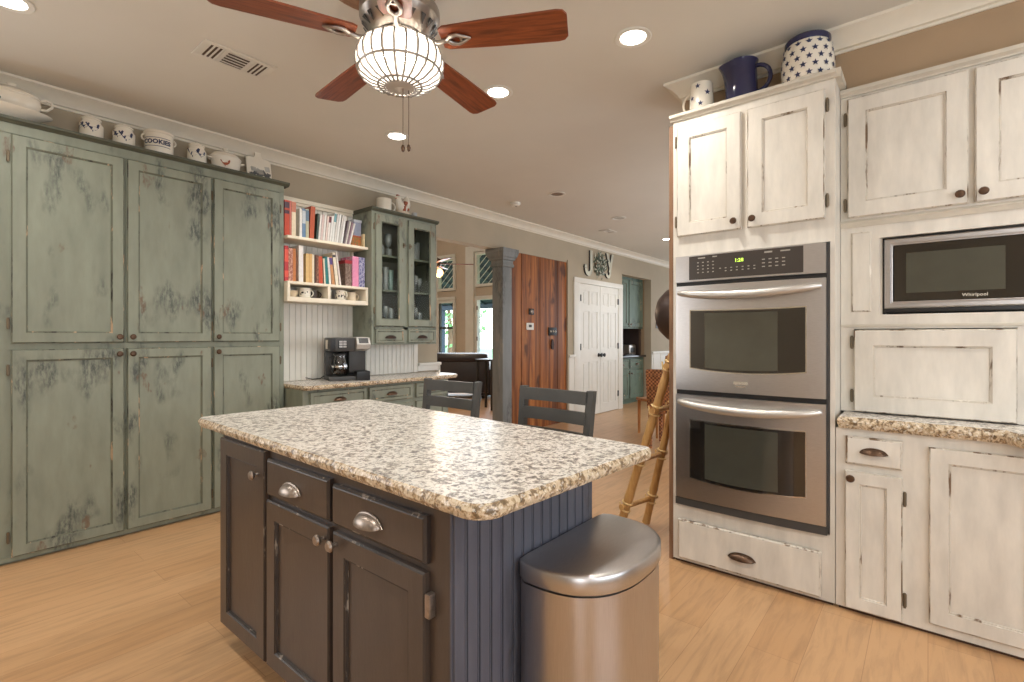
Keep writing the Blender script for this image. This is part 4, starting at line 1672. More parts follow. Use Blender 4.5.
# garden and porch beyond the glass
slab('ground_outside', [(9.7, 40, -10, 45, -.3, -.1)], 'grass')
b = MB()
b.prism([(9.66, 6.5, 3.62), (13.2, 6.5, 2.42), (13.2, 6.5, 2.5), (9.66, 6.5, 3.7)], (0, 8, 0))
for k in range(14):
    b.prism([(9.66, 6.6 + k * .55, 3.54), (13.2, 6.6 + k * .55, 2.34), (13.2, 6.6 + k * .55, 2.42), (9.66, 6.6 + k * .55, 3.62)], (0, .07, 0))
b.box(13.1, 13.2, 6.5, 14.5, 2.25, 2.42)
for y in (7.0, 10.9, 14.3):
    b.box(13.08, 13.2, y, y + .12, -.1, 2.25)
struct(b.build('porch_roof', 'rafter', smooth=0))
for i, (x, y, r_) in enumerate(((16, 17, 2.0), (18.5, 13.5, 1.9), (17.5, 21.5, 2.0))):
    t = thing('tree', 'pale leafy tree outside the living room glass, %s' % ('behind the glazed door', 'right of the others', 'left of the others')[i], 'tree', (x, y, -.1), 0, 'garden trees')
    b = MB()
    b.tube([(0, 0, 0), (.05, 0, 1.2), (0, .1, 2.6)], [.18, .14, .08], 10)
    b.build('trunk', 'panel_wood', t)
    b = MB()
    rr = random.Random(i)
    for k in range(420):
        d = Vector((rr.gauss(0, 1), rr.gauss(0, 1), rr.gauss(0, 1))).normalized() * r_ * rr.uniform(.35, 1)
        c = Vector((0, 0, 2.6)) + d * 0.95
        if c.z < .2:
            continue
        n_ = Vector((rr.gauss(0, 1), rr.gauss(0, 1), rr.gauss(0, 1))).normalized()
        u_ = n_.orthogonal().normalized() * rr.uniform(.1, .22)
        w_ = n_.cross(u_) * .6
        b.poly([c - u_, c + w_, c + u_, c - w_])
    b.build('crown', 'foliage', t, smooth=0)

# ------------------------------------------------------------------ island
IX, IY = .84, 2.26     # local x runs towards -Y, local y towards +X
isl = thing('kitchen_island', 'espresso kitchen island with beadboard end and panelled doors in the foreground', 'island', (IX, IY, 0), -PI / 2)
b = MB()
b.box(0, 1.366, 0, .66, .10, .862)
b.box(.04, 1.34, .06, .62, 0, .10)
b.build('body', ['espresso'], isl, smooth=0)
b = MB()
b.box(1.3665, 1.372, 0, .66, .0, .862)
y = .004
while y < .63:
    b.box(1.370, 1.380, y, y + .034, 0.0, .862, bev=.003)
    b.box(1.370, 1.3785, y + .036, y + .042, 0.0, .862, bev=.002)
    y += .045
b.build('beadboard_panel', ['navy'], isl, smooth=0)


def island_door(a, c, z0, z1, name='door'):
    b = MB()
    if name == 'door':
        b.door(a, c, z0, z1, -.02, -.001, .062, .012)
    else:
        b.front(a, c, z0, z1)
    return b.build(name, ['espresso', 'espresso_worn'], isl, smooth=0)


d = island_door(.014, .415, .09, .852)
knob(d, .365, -.02, .762, 'pewter')
d = island_door(.430, .848, .09, .683)
knob(d, .822, -.02, .645, 'pewter')
d = island_door(.870, 1.294, .085, .677)
knob(d, .893, -.02, .645, 'pewter')
for z in (.6, .18):
    b = MB()
    b.box(1.298, 1.316, -.022, .0, z - .03, z + .03, bev=.003)
    b.build('hinge', 'pewter', d)
for a, c, zt in ((.432, .847, .83), (.866, 1.297, .82)):
    d = island_door(a, c, .699, zt, 'drawer')
    cup_pull(d, (a + c) / 2 - .02, -.02, .755, 'pewter', .055, .028)
top = rounded([(.785, .74), (1.585, .705), (1.725, 2.545), (.838, 2.565)], [.06, .03, .06, .05])
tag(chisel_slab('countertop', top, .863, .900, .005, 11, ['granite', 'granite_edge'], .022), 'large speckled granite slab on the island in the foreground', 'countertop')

# ------------------------------------------------------------------ step bin
bn = thing('step_bin', 'half-round stainless steel step bin standing against the island end', 'bin', (1.308, .872, 0))
bn.scale = (1.06, 1.0, .978)


def dshape(w, d, n=26, r=.05):
    """half-round outline: flat side on y=0, bulging to -d"""
    pts = []
    for k in range(n + 1):
        a = PI + PI * k / n
        ca, sa = math.cos(a), math.sin(a)
        pts.append((w * math.copysign(abs(ca) ** .8, ca), -.06 + (d - .06) * -abs(sa) ** .8))
    pts += [(w * .995, -.03), (w * .93, -.004), (w * .8, 0), (-w * .8, 0), (-w * .93, -.004), (-w * .995, -.03)]
    return pts


def loft(b, sections, mi=0, cap=True):
    rings = [[b.bm.verts.new((px, py, z)) for px, py in pts] for pts, z in sections]
    n = len(rings[0])
    fs = []
    for a, c in zip(rings, rings[1:]):
        for k in range(n):
            fs.append(b.bm.faces.new((a[k], a[(k + 1) % n], c[(k + 1) % n], c[k])))
    if cap:
        fs.append(b.bm.faces.new(rings[0][::-1]))
        fs.append(b.bm.faces.new(rings[-1]))
    for f in fs:
        f.material_index = mi
    bmesh.ops.recalc_face_normals(b.bm, faces=fs)


BW, BD = .231, .274
b = MB()
loft(b, [(dshape(BW - .008, BD - .008), .02), (dshape(BW - .004, BD - .004), .3), (dshape(BW - .004, BD - .004), .612)])
b.build('body', 'steel_v', bn)
b = MB()
loft(b, [(dshape(BW - .001, BD - .001), 0), (dshape(BW, BD), .03)])
b.build('base', 'black', bn)
b = MB()
loft(b, [(dshape(BW - .012, BD - .012), .612), (dshape(BW - .012, BD - .012), .62)])
b.build('gasket', 'black', bn)
b = MB()
secs = [(dshape(BW, BD), .62), (dshape(BW + .002, BD + .002), .624), (dshape(BW + .002, BD + .002), .664), (dshape(BW - .001, BD - .001), .669)]
def inset(s, z):
    return ([(px * s, -BD * .42 + (py + BD * .42) * s) for px, py in dshape(BW, BD)], z)
for s, z in ((.985, .6705), (.94, .672), (.8, .675), (.55, .6795), (.25, .682), (.02, .6825)):
    secs.append(inset(s, z))
loft(b, secs)
b.build('lid', 'steel', bn, smooth=50)
b = MB()
b.box(-.06, .06, -BD - .06, -BD + .005, .012, .026, bev=.005)
b.build('pedal', 'black', bn)

# ------------------------------------------------------------------ stools
def stool():
    t = thing('bar_stool', 'charcoal ladder-back stool', 'stool')
    b = MB()
    b.box(-.20, .20, -.20, .19, .60, .635, bev=.012)
    b.build('seat', 'stool', t)
    def post(sx):
        b = MB()
        b.prism([(sx * .20 - .018, .19, 0), (sx * .20 + .018, .19, 0), (sx * .20 + .018, .225, 0), (sx * .20 - .018, .225, 0)], (0, -.02, .62))
        b.prism([(sx * .20 - .018, .17, .62), (sx * .20 + .018, .17, .62), (sx * .20 + .018, .205, .62), (sx * .20 - .018, .205, .62)], (sx * .010, .045, .385))
        return b
    for sx in (-1, 1):
        post(sx).build('leg', 'stool', t, smooth=0)
        b = MB()
        b.prism([(sx * .185 - .017, -.21, 0), (sx * .185 + .017, -.21, 0), (sx * .185 + .017, -.176, 0), (sx * .185 - .017, -.176, 0)], (0, .012, .60))
        b.build('leg', 'stool', t, smooth=0)
    for z0, z1, y in ((.938, 1.0, .208), (.842, .902, .199), (.748, .803, .188)):
        b = MB()
        n = 8
        f, k_ = [], []
        for i in range(n + 1):
            u = -.195 + .39 * i / n
            c = .012 * math.cos(PI * (u / .39))
            f.append((u, y - .008 + c, z0)); k_.append((u, y + .012 + c, z0))
        b.prism(f + k_[::-1], (0, .005, z1 - z0))
        b.build('back_rail', 'stool', t, smooth=0)
    for y0, y1, x0, x1, z in ((-.2, -.18, -.18, .18, .2), (.19, .21, -.18, .18, .2), (-.19, .2, -.195, -.175, .3), (-.19, .2, .175, .195, .3)):
        b = MB()
        b.box(x0, x1, y0, y1, z, z + .035)
        b.build('stretcher', 'stool', t, smooth=0)
    return t


s1 = stool()
s1.location = (1.87, 1.46, 0)
s1.rotation_euler.z = -PI / 2 - .03
s1['label'] = 'charcoal ladder-back stool at the island in front of the plank panel'
s1['group'] = 'ladder-back stools behind the island'
s2 = copy_tree(s1)
s2.location = (1.86, 2.20, 0)
s2.rotation_euler.z = -PI / 2 + .03
s2['label'] = 'charcoal ladder-back stool at the island in front of the coffee counter drawers'

# ------------------------------------------------------------------ oven tower and right cabinets (local x towards -Y)
TX, TY = 2.775, 1.113
tw = thing('oven_cabinet', 'tall cream cabinet tower that holds the double wall oven', 'cabinet', (TX, TY, 0), -PI / 2)
b = MB()
TWID = .778
b.box(0, .02, 0, .62, .015, 2.48)
b.box(TWID - .02, TWID, 0, .62, .015, 2.48)
b.box(.02, TWID - .02, 0, .60, 1.716, 2.48)
b.box(.02, TWID - .02, 0, .60, .015, .33)
b.box(.02, TWID - .02, .58, .60, .33, 1.716)
b.build('body', ['cream'], tw, smooth=0)
b = MB()
b.box(.01, TWID - .01, .012, .6, 0, .0145)
b.build('toe_kick', 'toe', tw, smooth=0)
b = MB()
b.prism([(-.012, .62, 2.48), (-.012, -.012, 2.48), (-.012, -.016, 2.488), (-.012, -.032, 2.496), (-.012, -.034, 2.511), (-.012, .2, 2.511), (-.012, .62, 2.511)], (TWID + .02, 0, 0), 0)
b.prism([(TWID + .008, -.034, 2.511), (TWID + .008, .165, 2.511), (TWID + .008, .165, 2.48), (TWID + .008, -.012, 2.48)], (.018, 0, 0))
b.build('cap', ['cream_cap'], tw, smooth=0)
b = MB()
b.box(-.026, -.0005, .004, .63, 0, 2.465)
b.build('end_panel', 'panel_wood', tw, smooth=0)
for a, c, kx, hx in ((.028, .366, .335, .019), (.398, .738, .425, .748)):
    b = MB()
    b.door(a, c, 1.826, 2.436, -.022, -.001, .068, .010)
    d = b.build('door', ['cream', 'cream_worn'], tw, smooth=0)
    knob(d, kx, -.022, 1.868)
    for z in (1.91, 2.36):
        hinge(d, hx, -.004, z)
b = MB()
b.front(.034, .724, .03, .247, -.022)
d = b.build('drawer', ['cream', 'cream_worn'], tw, smooth=0)
cup_pull(d, .372, -.022, .125, 'bronze', .06, .026)

# double wall oven
OW0, OW1 = .022, .744
ov = thing('double_wall_oven', 'stainless steel double wall oven with curved handles in the cream tower', 'oven', (TX, TY, 0), -PI / 2)
b = MB()
b.box(.0215, TWID - .0215, .0, .57, .335, 1.712)
b.build('chassis', 'charcoal', ov, smooth=0)


def bowed(b, x0, x1, z0, z1, y0, bow, th, n=14, mi=0):
    f = []
    for i in range(n + 1):
        u = i / n
        f.append((x0 + (x1 - x0) * u, y0 - bow * (1 - (2 * u - 1) ** 2)))
    pts = [(x, y, z0) for x, y in f] + [(x1, y0 + th, z0), (x0, y0 + th, z0)]
    b.prism(pts, (0, 0, z1 - z0), mi)


def bow_y(x, y0, bow):
    u = (x - OW0) / (OW1 - OW0)
    return y0 - bow * (1 - (2 * u - 1) ** 2)


b = MB()
bowed(b, OW0, OW1, 1.568, 1.712, -.02, .014, .019)
d = b.build('control_panel', 'steel', ov, 20)
b = MB()
n = 12
xs0, xs1 = .100, .652
pts = [(xs0 + (xs1 - xs0) * i / n, bow_y(xs0 + (xs1 - xs0) * i / n, -.0225, .014), 1.577) for i in range(n + 1)]
pts += [(x, y + .002, z) for x, y, z in pts[::-1]]
b.prism(pts, (0, 0, .128))
b.build('touch_panel', 'panel_black', d, 20)
b = MB()
text_into(b, '1:28', .026, lambda x, y, z: (.362 + x, bow_y(.345, -.0236, .014) - z, 1.662 + y), .0005)
b.build('clock_display', 'digits', d, 0)
b = MB()
def dot(x, z, w=.0045, h=.0024):
    y = bow_y(x, -.0233, .014)
    b.poly([(x - w, y, z - h), (x + w, y, z - h), (x + w, y, z + h), (x - w, y, z + h)])
for r_ in range(4):
    for c in range(4):
        dot(.150 + c * .027, 1.668 - r_ * .018)
for c in range(7):
    dot(.268 + c * .028, 1.628)
    if 0 < c:
        dot(.268 + c * .028, 1.613)
for r_ in range(3):
    for c in range(4):
        dot(.478 + c * .03, 1.655 - r_ * .018, .007)
dot(.50, 1.69, .018, .004); dot(.575, 1.69, .022, .003); dot(.17, 1.692, .02, .003); dot(.24, 1.694, .012, .003)
b.build('button_legend', plain('pale_button_print', srgb(160, 154, 144), .5), d, 0)
b = MB()
bowed(b, OW0, OW1, 1.549, 1.567, -.006, .012, .006)
b.build('vent_slot', 'black', ov, 20)


def oven_door(z0, z1, logo):
    b = MB()
    bowed(b, OW0, OW1, z0, z1, -.018, .016, .017)
    d = b.build('door', 'steel', ov, 20)
    n = 14
    x0, x1 = .108, .660
    wz0, wz1 = z0 + .125, z1 - .138
    g = []
    for i in range(n + 1):
        u = i / n
        x = x0 + (x1 - x0) * u
        sag = .018 * (1 - (2 * u - 1) ** 2)
        g.append((x, bow_y(x, -.0195, .016), wz0 - sag, wz1 - sag * .25))
    b = MB()
    g0, g1 = g[0], g[-1]
    b.strip([(g0[0] - .006, g0[1], g0[2] - .006, g0[3] + .006)] + [(x, y, a - .006, c + .006) for x, y, a, c in g] + [(g1[0] + .006, g1[1], g1[2] - .006, g1[3] + .006)], .004)
    b.build('window_trim', 'chrome', d, 20)
    b = MB()
    b.strip([(x, y - .002, a, c) for x, y, a, c in g], .004)
    w = b.build('oven_window', 'oven_glass', d, 20)
    b = MB()
    gi = [q for q in g if .16 < q[0] < .58]
    b.strip([(x, y - .0028, a + .012, c - .012) for x, y, a, c in gi], .0015)
    b.build('inner_glass', 'oven_window', w, 20)
    hz = z1 - .052
    b = MB()
    pts, rad = [], []
    for i in range(21):
        u = i / 20
        x = .044 + .678 * u
        q = 1 - (2 * u - 1) ** 2
        pts.append((x, -.028 - .05 * q ** .45, hz + .014 - .026 * q))
        rad.append(.013 + .0105 * q ** .5)
    b.tube(pts, rad, 12)
    b.build('handle', 'handle', d, 60)
    if logo:
        b = MB()
        y = bow_y(.37, -.0185, .016)
        b.box(.335, .405, y - .0022, y, z0 + .045, z0 + .062, bev=.0008)
        b.box(.347, .393, y - .002, y, z0 + .033, z0 + .0385, 0)
        b.build('badge', 'chrome', d, 0)


oven_door(.972, 1.546, True)
b = MB()
bowed(b, OW0, OW1, .948, .970, -.004, .012, .004)
b.build('vent_slot', 'black', ov, 20)
oven_door(.372, .946, False)
b = MB()
bowed(b, OW0 - .003, OW1 + .003, .330, .369, -.016, .014, .015)
b.build('lower_vent', 'charcoal', ov, 20)

# upper right cabinet block, set back above the counter
UX, UY = 2.95, .333
up = thing('upper_cabinet', 'cream upper cabinets with microwave niche right of the oven tower', 'cabinet', (UX, UY, 0), -PI / 2)
UW = 1.10
b = MB()
b.box(0, UW, 0, .028, 1.80, 2.455)
b.box(0, UW, .028, .45, 1.80, 1.83)
b.box(0, .025, 0, .45, .902, 1.80)
b.box(UW - .3, UW, 0, .45, .902, 1.80)
b.box(.025, .155, 0, .022, 1.372, 1.80)
b.box(.155, UW - .3, 0, .022, 1.737, 1.80)
b.box(.025, UW - .3, 0, .45, 1.305, 1.372)
b.box(.025, .055, 0, .45, .902, 1.305)
b.box(.62, UW - .3, 0, .02, .902, 1.305)
b.box(.155, .168, .022, .4, 1.372, 1.755)
b.box(0.025, UW - .3, .43, .45, .902, 1.80)
b.build('body', ['cream'], up, smooth=0)
b = MB()
b.prism([(0, .028, 2.44), (0, -.01, 2.44), (0, -.012, 2.447), (0, -.026, 2.457), (0, -.026, 2.474), (0, .028, 2.474)], (UW, 0, 0))
b.build('cap', ['cream_cap'], up, smooth=0)
b = MB()
b.box(.0, UW, -.008, 0, 1.313, 1.327, bev=.003)
b.build('ledge', 'cream_cap', up)
b = MB()
b.prism([(0, 0, 1.80), (0, -.006, 1.80), (0, -.012, 1.815), (0, -.016, 1.822), (0, 0, 1.836)], (UW, 0, 0))
b.build('bottom_rail', 'cream_cap', up, smooth=0)
b = MB()
b.front(.042, .125, 1.385, 1.775, -.006, -.0005)
b.build('side_panel', ['cream', 'cream_worn'], up, smooth=0)
for a, c, kx, hx in ((.030, .468, .440, .020), (.489, .93, .515, .94)):
    b = MB()
    b.door(a, c, 1.845, 2.425, -.022, -.001, .072, .010)
    d = b.build('door', ['cream', 'cream_worn'], up, smooth=0)
    knob(d, kx, -.022, 1.885)
    for z in (1.91, 2.33):
        hinge(d, hx, -.004, z)
b = MB()
b.door(.056, .618, .906, 1.300, -.022, -.001, .075, .009)
d = b.build('appliance_door', ['cream', 'cream_worn'], up, smooth=0)
for z in (.98, 1.24):
    hinge(d, .047, -.004, z)

mw = thing('microwave', 'stainless steel microwave with dark glass door set in the upper cabinets', 'microwave', (UX + .02, UY, 0), -PI / 2)
b = MB()
b.box(.172, .79, .012, .36, 1.380, 1.732)
b.build('case', 'black', mw, smooth=0)
b = MB()
b.door(.174, .70, 1.400, 1.727, -.012, .0115, .022, .004, hole=True)
d = b.build('door', ['steel', 'steel'], mw, smooth=0)
b = MB()
b.box(.21, .664, -.009, .002, 1.432, 1.695)
w = b.build('glass', 'oven_glass', d, smooth=0)
b = MB()
b.box(.255, .585, -.0096, -.009, 1.470, 1.655)
b.build('mesh_screen', 'oven_window', w, smooth=0)
b = MB()
text_into(b, 'Whirlpool', .020, lambda x, y, z: (.49 + x, -.0092 - z, 1.451 + y), .0005)
b.build('logo', 'china', w, 0)
b = MB()
b.box(.704, .788, -.012, .0115, 1.400, 1.727, bev=.002)
k = b.build('control_panel', 'panel_black', mw)
b = MB()
b.box(.176, .788, -.006, .0115, 1.381, 1.399, bev=.002)
b.build('lower_vent', 'black', mw)
b = MB()
b.box(.166, .176, -.001, .0115, 1.374, 1.733)
b.box(.166, .79, -.001, .0115, 1.729, 1.734)
b.build('trim_gap', 'black', mw, smooth=0)

bc = thing('base_cabinet', 'cream base cabinet under the granite counter right of the oven tower', 'cabinet', (TX, UY - .001, 0), -PI / 2)
b = MB()
b.box(0, 1.1, 0, .62, .015, .843)
b.build('body', ['cream'], bc, smooth=0)
b = MB()
b.box(.01, 1.09, .012, .62, 0, .0145)
b.build('toe_kick', 'toe', bc, smooth=0)
b = MB()
b.front(.040, .247, .684, .812)
d = b.build('drawer', ['cream', 'cream_worn'], bc, smooth=0)
cup_pull(d, .145, -.02, .752, 'bronze', .045, .02)
b = MB()
b.door(.037, .247, .022, .652, -.02, -.001, .055, .008)
d = b.build('door', ['cream', 'cream_worn'], bc, smooth=0)
knob(d, .06, -.02, .622)
for z in (.12, .56):
    hinge(d, .254, -.004, z)
b = MB()
b.door(.335, .69, .052, .80, -.016, -.0005, .062, .008)
d = b.build('door', ['cream', 'cream_worn'], bc, smooth=0)
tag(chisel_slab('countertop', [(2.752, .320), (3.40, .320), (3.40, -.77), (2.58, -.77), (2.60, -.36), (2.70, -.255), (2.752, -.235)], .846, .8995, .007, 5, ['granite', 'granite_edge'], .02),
    'speckled granite countertop with rough edge on the cream base cabinet right of the ovens', 'countertop')

# crockery on the tower
CT = 2.5115


def star(b, r, z, a, s, mi):
    pts = []
    for k in range(10):
        q = s if k % 2 == 0 else s * .42
        t_ = PI / 2 + k * PI / 5
        pts.append(((r * 1.008) * math.cos(a + q * math.cos(t_) / r), (r * 1.008) * math.sin(a + q * math.cos(t_) / r), z + q * math.sin(t_)))
    b.poly(pts, mi)


def rad_at(prof, z):
    for (r0, z0), (r1, z1) in zip(prof, prof[1:]):
        if z0 <= z <= z1:
            return r0 + (r1 - r0) * (z - z0) / max(1e-6, z1 - z0)
    return prof[0][0]


VT = PI + .33
t = thing('star_mug', 'cream tall mug with blue stars at the left end of the oven tower top', 'mug', (2.865, .985, CT))
b = MB()
pf = [(.062, 0), (.066, .01), (.063, .1), (.060, .175)]
b.lathe(pf + [(.054, .175), (.056, .02), (0, .02)], seg=32)
for a, z, s in ((VT - .35, .15, .016), (VT + .5, .11, .018), (VT - .9, .09, .016), (VT - .1, .05, .016), (VT + 1.0, .04, .014)):
    star(b, rad_at(pf, z), z, a, s, 1)
b.build('cup', ['china', 'blueprint'], t)
b = MB()
b.tube(handle_pts(.0, .062, .03, .14, .042, 10, PI / 2), .007, 8)
b.build('handle', 'china', t)
t = thing('pitcher', 'dark blue enamel pitcher with loop handle between the star mug and the star crock', 'pitcher', (2.865, .772, CT))
b = MB()
b.lathe([(.082, 0), (.088, .012), (.084, .12), (.080, .2), (.086, .225), (.089, .235), (.082, .235), (.076, .2), (.08, .02), (0, .02)], seg=36)
for v in b.bm.verts:
    if v.co.z > .2 and v.co.y > .05:
        v.co.y += (v.co.y - .05) * 1.0
        v.co.z += (v.co.y - .05) * .1
bmesh.ops.scale(b.bm, verts=b.bm.verts[:], vec=(.93, .93, .95))
b.build('jug', 'navy_glaze', t)
b = MB()
b.tube(handle_pts(.0, -.076, .05, .19, .066, 12, -PI / 2), .011, 10)
b.build('handle', 'navy_glaze', t)
t = thing('star_crock', 'round cream crock with blue stars and dark blue rim on the tower', 'crock', (2.862, .462, CT))
b = MB()
pf = [(.095, 0), (.108, .015), (.117, .07), (.116, .12), (.108, .17), (.094, .2)]
b.lathe(pf + [(.08, .2), (.09, .1), (.08, .02), (0, .02)], seg=40)
for i in range(5):
    for k in range(9):
        z = .026 + i * .037
        star(b, rad_at(pf, z) + .0012, z, VT - PI / 2 - .3 + k * .44 + (.22 if i % 2 else 0), .0165, 1)
b.build('pot', ['china', 'blueprint'], t)
b = MB()
b.lathe([(.098, .196), (.101, .204), (.101, .222), (.096, .228), (.084, .228), (.082, .206), (.084, .196)], seg=40, closed=True)
b.build('rim', 'navy_glaze', t)

# wok hung on the tower's side
t = thing('wok', 'dark iron wok hanging on the wooden side of the oven tower', 'wok', (2.985, 1.142, 1.40))
b = MB()
pf = [(.172, .004), (.176, .006), (.172, .02), (.155, .075), (.115, .12), (.06, .148), (0, .156)]
b.lathe(pf + [], 0, 0, 0, 40, axis='y')
b.build('pan', 'iron', t)
for s in (1, -1):
    b = MB()
    b.tube([(-.045, .012, s * .168), (-.04, .03, s * .2), (0, .036, s * .215), (.04, .03, s * .2), (.045, .012, s * .168)], .008, 8)
    b.build('handle', 'iron', t)
b = MB()
b.tube([(0, .003, .262), (0, .035, .235), (0, .05, .225), (0, .062, .24), (0, .06, .26)], .006, 8)
o = b.build('wall_hook', 'iron')
o.location = (2.985, 1.1405, 1.37)
tag(o, 'black iron hook above the wok on the tower side', 'hook')

# bamboo ladder leaning on the tower's side
t = thing('bamboo_ladder', 'honey bamboo ladder with raffia bindings leaning on the side of the oven tower', 'ladder', (2.9, 1.52, 0))


def cane(p0, p1, r, name='rail'):
    p0, p1 = Vector(p0), Vector(p1)
    n = int((p1 - p0).length / .04)
    pts, rad = [], []
    for i in range(n + 1):
        pts.append(p0.lerp(p1, i / n))
        rad.append(r * (1.12 if i % 6 == 0 else 1) * (1 - .1 * i / n))
    b = MB()
    b.tube(pts, rad, 12)
    return b.build(name, 'bamboo', t, 60)


A0, A1 = Vector((0, 0, .026)), Vector((0, -.352, 1.16))
B0, B1 = Vector((.25, -.07, .024)), Vector((.25, -.352, 1.26))
ra = cane(A0, A1, .027)
rb = cane(B0, B1, .025)
for f, fb in ((.15, .14), (.42, .385), (.70, .64), (.94, .86)):
    p, q = A0.lerp(A1, f), B0.lerp(B1, fb)
    d_ = (q - p).normalized()
    rg = cane(p - d_ * .05, q + d_ * .05, .017, 'rung')
    for c, dirv in ((p, (A1 - A0).normalized()), (q, (B1 - B0).normalized())):
        b = MB()
        for k in (-1, 1):
            u = dirv.cross(Vector((1, 0, 0))).normalized()
            w_ = dirv.cross(u)
            cc = c + dirv * .026 * k
            b.tube([cc + (u * math.cos(2 * PI * j / 12) + w_ * math.sin(2 * PI * j / 12)) * .031 for j in range(12)], .0055, 6, close=True)
        b.tube([c + Vector((-.028, .026, -.026)), c + Vector((-.03, .03, .026))], .005, 6)
        b.build('binding', 'raffia', rg)

# ------------------------------------------------------------------ dining chairs seen between island and tower
t = thing('rattan_chair', 'woven rattan dining chair with wrapped skirt beside the bamboo ladder', 'chair', (5.62, 2.24, 0), math.radians(98))
b = MB()
b.box(-.24, .24, -.24, .24, .40, .47, bev=.03)
b.build('seat', 'wicker', t)
b = MB()
vs = b.box(-.25, .25, .18, .25, .44, .90, bev=.03)
for v in b.bm.verts:
    v.co.y += (v.co.z - .44) * .14 + .03 * (1 - (v.co.x / .25) ** 2)
b.build('backrest', 'wicker', t)
for sx in (-1, 1):
    for sy in (-1, 1):
        b = MB()
        b.tube([(sx * .215, sy * .215, 0), (sx * .215, sy * .215, .42)], [.02, .026], 10)
        b.build('leg', 'wicker', t)


def wood_chair(loc, rz, label):
    t = thing('wooden_chair', label, 'chair', loc, rz)
    b = MB()
    b.box(-.22, .22, -.22, .22, .43, .465, bev=.01)
    b.build('seat', 'maple', t)
    for sx in (-1, 1):
        b = MB()
        b.tube([(sx * .19, -.19, 0), (sx * .19, -.19, .43)], [.016, .022], 8)
        b.build('leg', 'maple', t)
        b = MB()
        b.tube([(sx * .19, .2, 0), (sx * .19, .2, .45), (sx * .2, .25, 1.0)], [.017, .021, .016], 8)
        b.build('leg', 'maple', t)
    for z in (.62, .78, .93):
        b = MB()
        b.box(-.2, .2, .205 + (z - .45) * .09, .225 + (z - .45) * .09, z, z + .08, bev=.006)
        b.build('back_rail', 'maple', t)
    return t


wood_chair((6.20, 2.66, 0), math.radians(-120), 'honey wooden dining chair just behind the rattan chair')

# ------------------------------------------------------------------ ceiling: can lights, vents, detector, fan
def can_light(x, y, lit, label, power=0):
    t = thing('recessed_light', label, 'ceiling light', (x, y, CZ), 0, 'recessed ceiling lights')
    b = MB()
    b.lathe([(.062, -.001), (.09, -.001), (.092, -.004), (.088, -.007), (.066, -.006), (.062, -.001)], seg=32, closed=True)
    b.build('trim_ring', 'white', t)
    b = MB()
    b.lathe([(.0, -.0012), (.063, -.0012), (.063, -.003), (0, -.0035)], seg=32)
    b.build('lens', 'lamp' if lit else 'nickel', t)
    if lit:
        l = bpy.data.lights.new('can_lamp', 'AREA')
        l.shape = 'DISK'
        l.size = .12
        l.energy = power
        l.color = WARM
        l.spread = math.radians(150)
        o = bpy.data.objects.new('can_lamp', l)
        COL.objects.link(o)
        o.location = (x, y, CZ - .012)


can_light(2.337, 1.146, True, 'lit recessed light in front of the oven tower', 11)
can_light(2.330, 2.047, True, 'lit recessed light right behind the fan', 11)
can_light(2.355, 3.084, True, 'lit recessed light below the fan toward the bookshelf', 11)
can_light(.285, 3.181, True, 'lit recessed light above the left end of the pantry', 11)
can_light(.285, 1.10, True, 'lit recessed light over the near side of the island', 11)
can_light(.285, -.95, True, 'lit recessed light behind the camera by the sink window', 11)
can_light(2.337, -.9, True, 'lit recessed light over the right counter', 9)
can_light(-1.6, 1.1, True, 'lit recessed light behind the camera', 9)
can_light(4.404, 3.035, False, 'unlit recessed light near the smoke detector')
can_light(5.807, 3.042, False, 'unlit recessed light above the double doors')
can_light(7.542, 3.126, True, 'small lit recessed light far down the hall by the tower edge', 11)


def vent(x0, x1, y0, y1, label):
    t = thing('ceiling_vent', label, 'vent', ((x0 + x1) / 2, (y0 + y1) / 2, CZ))
    w, h = (x1 - x0) / 2, (y1 - y0) / 2
    b = MB()
    b.box(-w + .025, w - .025, -h + .025, h - .025, -.003, -.0005)
    b.build('duct', plain('dark_duct', srgb(84, 66, 50), .8), t, smooth=0)
    b = MB()
    for q in ((-w, w, -h, -h + .028), (-w, w, h - .028, h), (-w, -w + .03, -h + .028, h - .028), (w - .03, w, -h + .028, h - .028)):
        b.box(*q, -.008, -.0008, bev=.002)
    for fx in (-.36, .36):
        b.box(fx * w - .01, fx * w + .01, -h + .028, h - .028, -.007, -.001)
    b.build('frame', 'ceil', t)
    b = MB()
    for k in range(5):
        yy = -h + .036 + (2 * h - .07) * k / 4.5
        b.box(-.34 * w, .34 * w, yy, yy + .005, -.007, -.003)
    for k in range(4):
        for s in (-1, 1):
            xx = s * (.43 * w + k * .022 + .004)
            b.box(xx - .004, xx + .004, -h + .028, h - .028, -.007, -.003)
    b.build('louvre', 'ceil', t, smooth=0)


vent(.96, 1.325, 2.815, 3.02, 'long beige ceiling vent between the fan and the pantry')
vent(6.30, 6.55, 3.46, 3.62, 'small dark ceiling vent near the far crown moulding')
t = thing('smoke_detector', 'white smoke detector on the ceiling above the column', 'smoke detector', (4.39, 3.6, CZ))
b = MB()
b.lathe([(.06, 0), (.06, -.02), (.045, -.036), (0, -.038)], seg=28)
b.build('housing', 'white', t)
b = MB()
b.lathe([(.012, -.036), (.012, -.041), (0, -.042)], .02, 0, 0, 12)
b.build('button', 'nickel', t)

